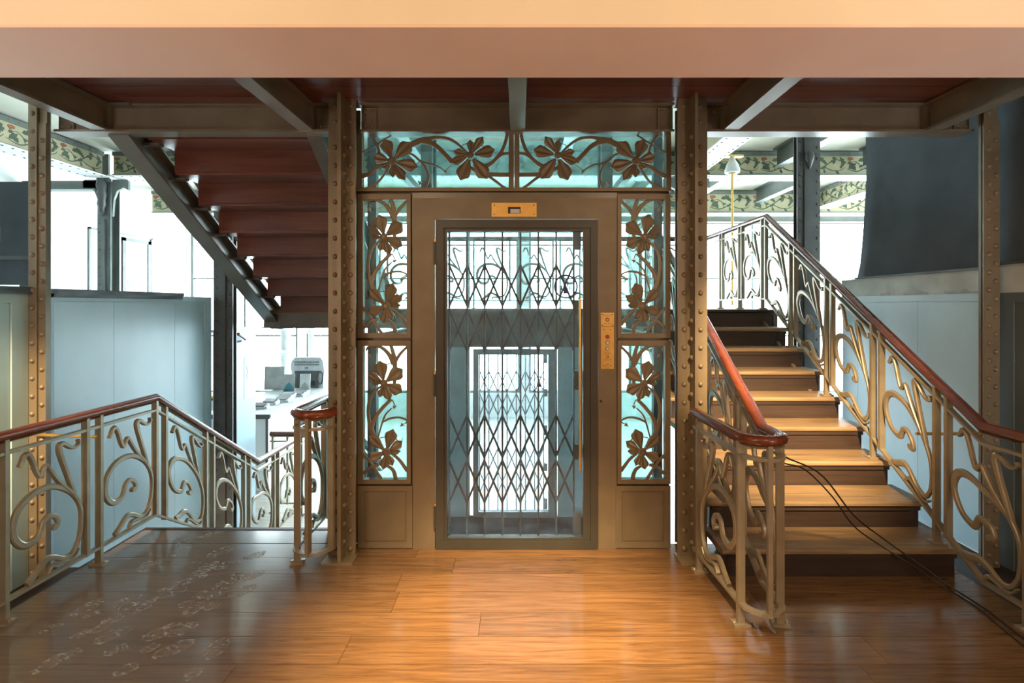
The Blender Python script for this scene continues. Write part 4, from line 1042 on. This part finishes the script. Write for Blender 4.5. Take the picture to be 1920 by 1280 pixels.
# monitor seen from behind
t = thing('computer_monitor', 'silver computer monitor seen from behind on the counter', 'monitor', (-3.76, 9.1, CT))
pl = [(-.31, 0), (.27, 0), (.29, .30), (.27, .47), (.22, .54), (-.27, .54), (-.33, .48), (-.35, .40)]
MB().prism([(-3.76+a*.93, CT+c) for a, c in pl], lambda a, c, d: (a, 9.12+d, c), 0, .10).build('monitor_back', 'silver', t)
MB().box(-4.0, -3.58, 9.09, 9.12, CT, CT+.30).build('port_cover', 'darkcol', t)
MB().box(-3.76, -3.64, 9.075, 9.09, CT+.05, CT+.13).build('socket_block', 'black', t)
b = MB()
for r_ in range(2):
    for k in range(22): b.box(-4.02+k*.0205, -4.012+k*.0205, 9.114, 9.121, CT+.40+r_*.045, CT+.425+r_*.045)
v = b.build('vent_slots', 'darkcol', t); v['kind'] = 'stuff'
MB().box(-3.83, -3.77, 9.114, 9.12, CT+.345, CT+.36).build('maker_badge', 'navy', t)
MB().stroke([(-3.52, CT+.08, .02), (-3.56, CT+.18, .02), (-3.53, CT+.30, .02), (-3.47, CT+.26, .02), (-3.48, CT+.12, .02), (-3.52, CT+.08, .02)], lambda a, c, d: (a, 9.0+d, c), .02).build('cable_loop', 'rubber', t)
# leaflet holders
def leaflet(label, x, y, w, h, lean, mat_, print_=None):
    t = thing('leaflet_holder', label, 'leaflet stand', (x, y, CT), 'leaflet stands on the counter')
    MB().hexa([(x-w/2, y, CT), (x+w/2, y, CT), (x+w/2, y+.008, CT), (x-w/2, y+.008, CT), (x-w/2-.01, y+lean, CT+h), (x+w/2-.01, y+lean, CT+h), (x+w/2-.01, y+lean+.008, CT+h), (x-w/2-.01, y+lean+.008, CT+h)]).build('leaflet', mat_, t)
    if print_:
        pl = [(-.45*w, 0), (.45*w, 0), (.3*w, .10), (.05*w, .15), (-.2*w, .11)]
        MB().prism([(x+a, CT+.01+c) for a, c in pl], lambda a, c, d: (a, y-.012+d, c), 0, .004).build('leaflet_print', print_, t)
    MB().box(x-w/2, x+w/2, y-.04, y-.035, CT, CT+.05).box(x-w/2, x+w/2, y-.04, y+.01, CT, CT+.004).build('tray', 'clear', t)
leaflet('broad grey leaflet stand at the back of the counter', -4.28, 8.9, .34, .40, .05, 'greyp')
leaflet('grey leaflet stand with teal print on the counter', -3.93, 8.7, .19, .29, .05, 'greyp', 'teal')
leaflet('pale leaflet stand in front of the monitor', -3.68, 8.75, .18, .29, .05, 'castwhite', 'greyp')
# payment terminals in a row
def terminal(x, y, rz):
    t = thing('card_terminal', 'small black and silver card terminal in the row on the counter', 'terminal', (x, y, CT), 'card terminals on the counter')
    ca, sa = math.cos(rz), math.sin(rz)
    def B(a0, a1, b0, b1, z0, z1):
        return [(x+ca*a-sa*c, y+sa*a+ca*c, CT+z) for a, c, z in ((a0,b0,z0),(a1,b0,z0),(a1,b1,z0),(a0,b1,z0),(a0,b0,z1),(a1,b0,z1),(a1,b1,z1+.03),(a0,b1,z1+.03))]
    MB().hexa(B(-.10, .10, -.06, .06, 0, .03)).build('terminal_body', 'silver', t)
    MB().hexa(B(-.085, .085, -.045, .05, .03, .045)).build('terminal_face', 'black', t)
    MB().hexa(B(.10, .125, -.05, .05, 0, .03)).build('paper_slot', 'castwhite', t)
for x, y in ((-3.72, 7.3), (-3.72, 7.62), (-3.63, 7.80), (-3.68, 8.0), (-3.72, 8.2), (-3.6, 8.28), (-3.62, 8.45)): terminal(x, y, random.uniform(-.15, .15))
# clothes hook on the partition
t = thing('folding_hook', 'black folding coat hook with orange tip on top of the partition', 'hook', (-3.13, 5.6, 1.24))
MB().tube([(-3.12, 5.46, 1.20), (-3.12, 5.72, 1.22)], .012, 6).tube([(-3.12, 5.46, 1.22), (-3.11, 5.62, 1.31), (-3.11, 5.80, 1.23)], .010, 6).build('hook_arm', 'black', t)
MB().disc((-3.10, 5.64, 1.30), .018, (0, -1, 0), .012, 10).build('hook_tip', 'orange', t)
# white cast-iron column beyond the counter
t = thing('cast_iron_column', 'white fluted cast-iron column standing behind the counter', 'column', (-4.85, 10.6, FZL))
MB().lathe((-4.85, 10.6, FZL), [(.20, 0), (.20, .9), (.15, 1.0), (.10, 1.15), (.11, 1.5), (.16, 1.55), (.10, 1.6), (.10, 2.0), (.14, 2.02), (.14, 2.08), (.09, 2.12), (.08, 2.5), (.075, 4.7)], 16).build('shaft', 'castwhite', t, smooth=True)
MB().box(-5.07, -4.63, 10.38, 10.82, FZL, FZL+.3).build('plinth', 'castwhite', t)
t = thing('downpipe', 'white pipe with collar beside the cast-iron column', 'pipe', (-4.45, 10.9, FZL))
MB().tube([(-4.45, 10.9, FZL), (-4.45, 10.9, 3.8)], .05, 10).build('pipe', 'castwhite', t)
MB().lathe((-4.45, 10.9, 1.0), [(.05, 0), (.09, .05), (.09, .12), (.05, .2)], 10).build('pipe_collar', 'castwhite', t)
# ------------------------------------------------------------------ loose cables on the right staircase
def cable(label, pts, r):
    P = [Vector(p) for p in catmull(pts, 8)]
    o = MB().tube(P, r, 6).build('loose_cable', 'rubber', smooth=True); tag(o, label, 'cable', 'black cables trailing over the stairs', 'thing')
cable('upper of two thin black cables trailing from the newel over the steps', [(1.345, 2.64, .88), (1.40, 2.70, .82), (1.677, 2.85, .676), (1.94, 2.98, .40), (2.15, 3.05, .24), (2.33, 2.99, .11), (2.45, 2.88, .02), (2.47, 2.70, .008), (2.44, 2.50, .008), (2.40, 2.20, .008)], .0045)
cable('lower of two thin black cables trailing from the newel over the steps', [(1.345, 2.64, .86), (1.39, 2.70, .79), (1.56, 2.80, .72), (1.78, 2.92, .53), (1.947, 2.99, .334), (2.13, 3.04, .20), (2.26, 3.0, .12), (2.41, 2.92, .02), (2.44, 2.73, .006), (2.40, 2.50, .006), (2.36, 2.2, .006)], .004)
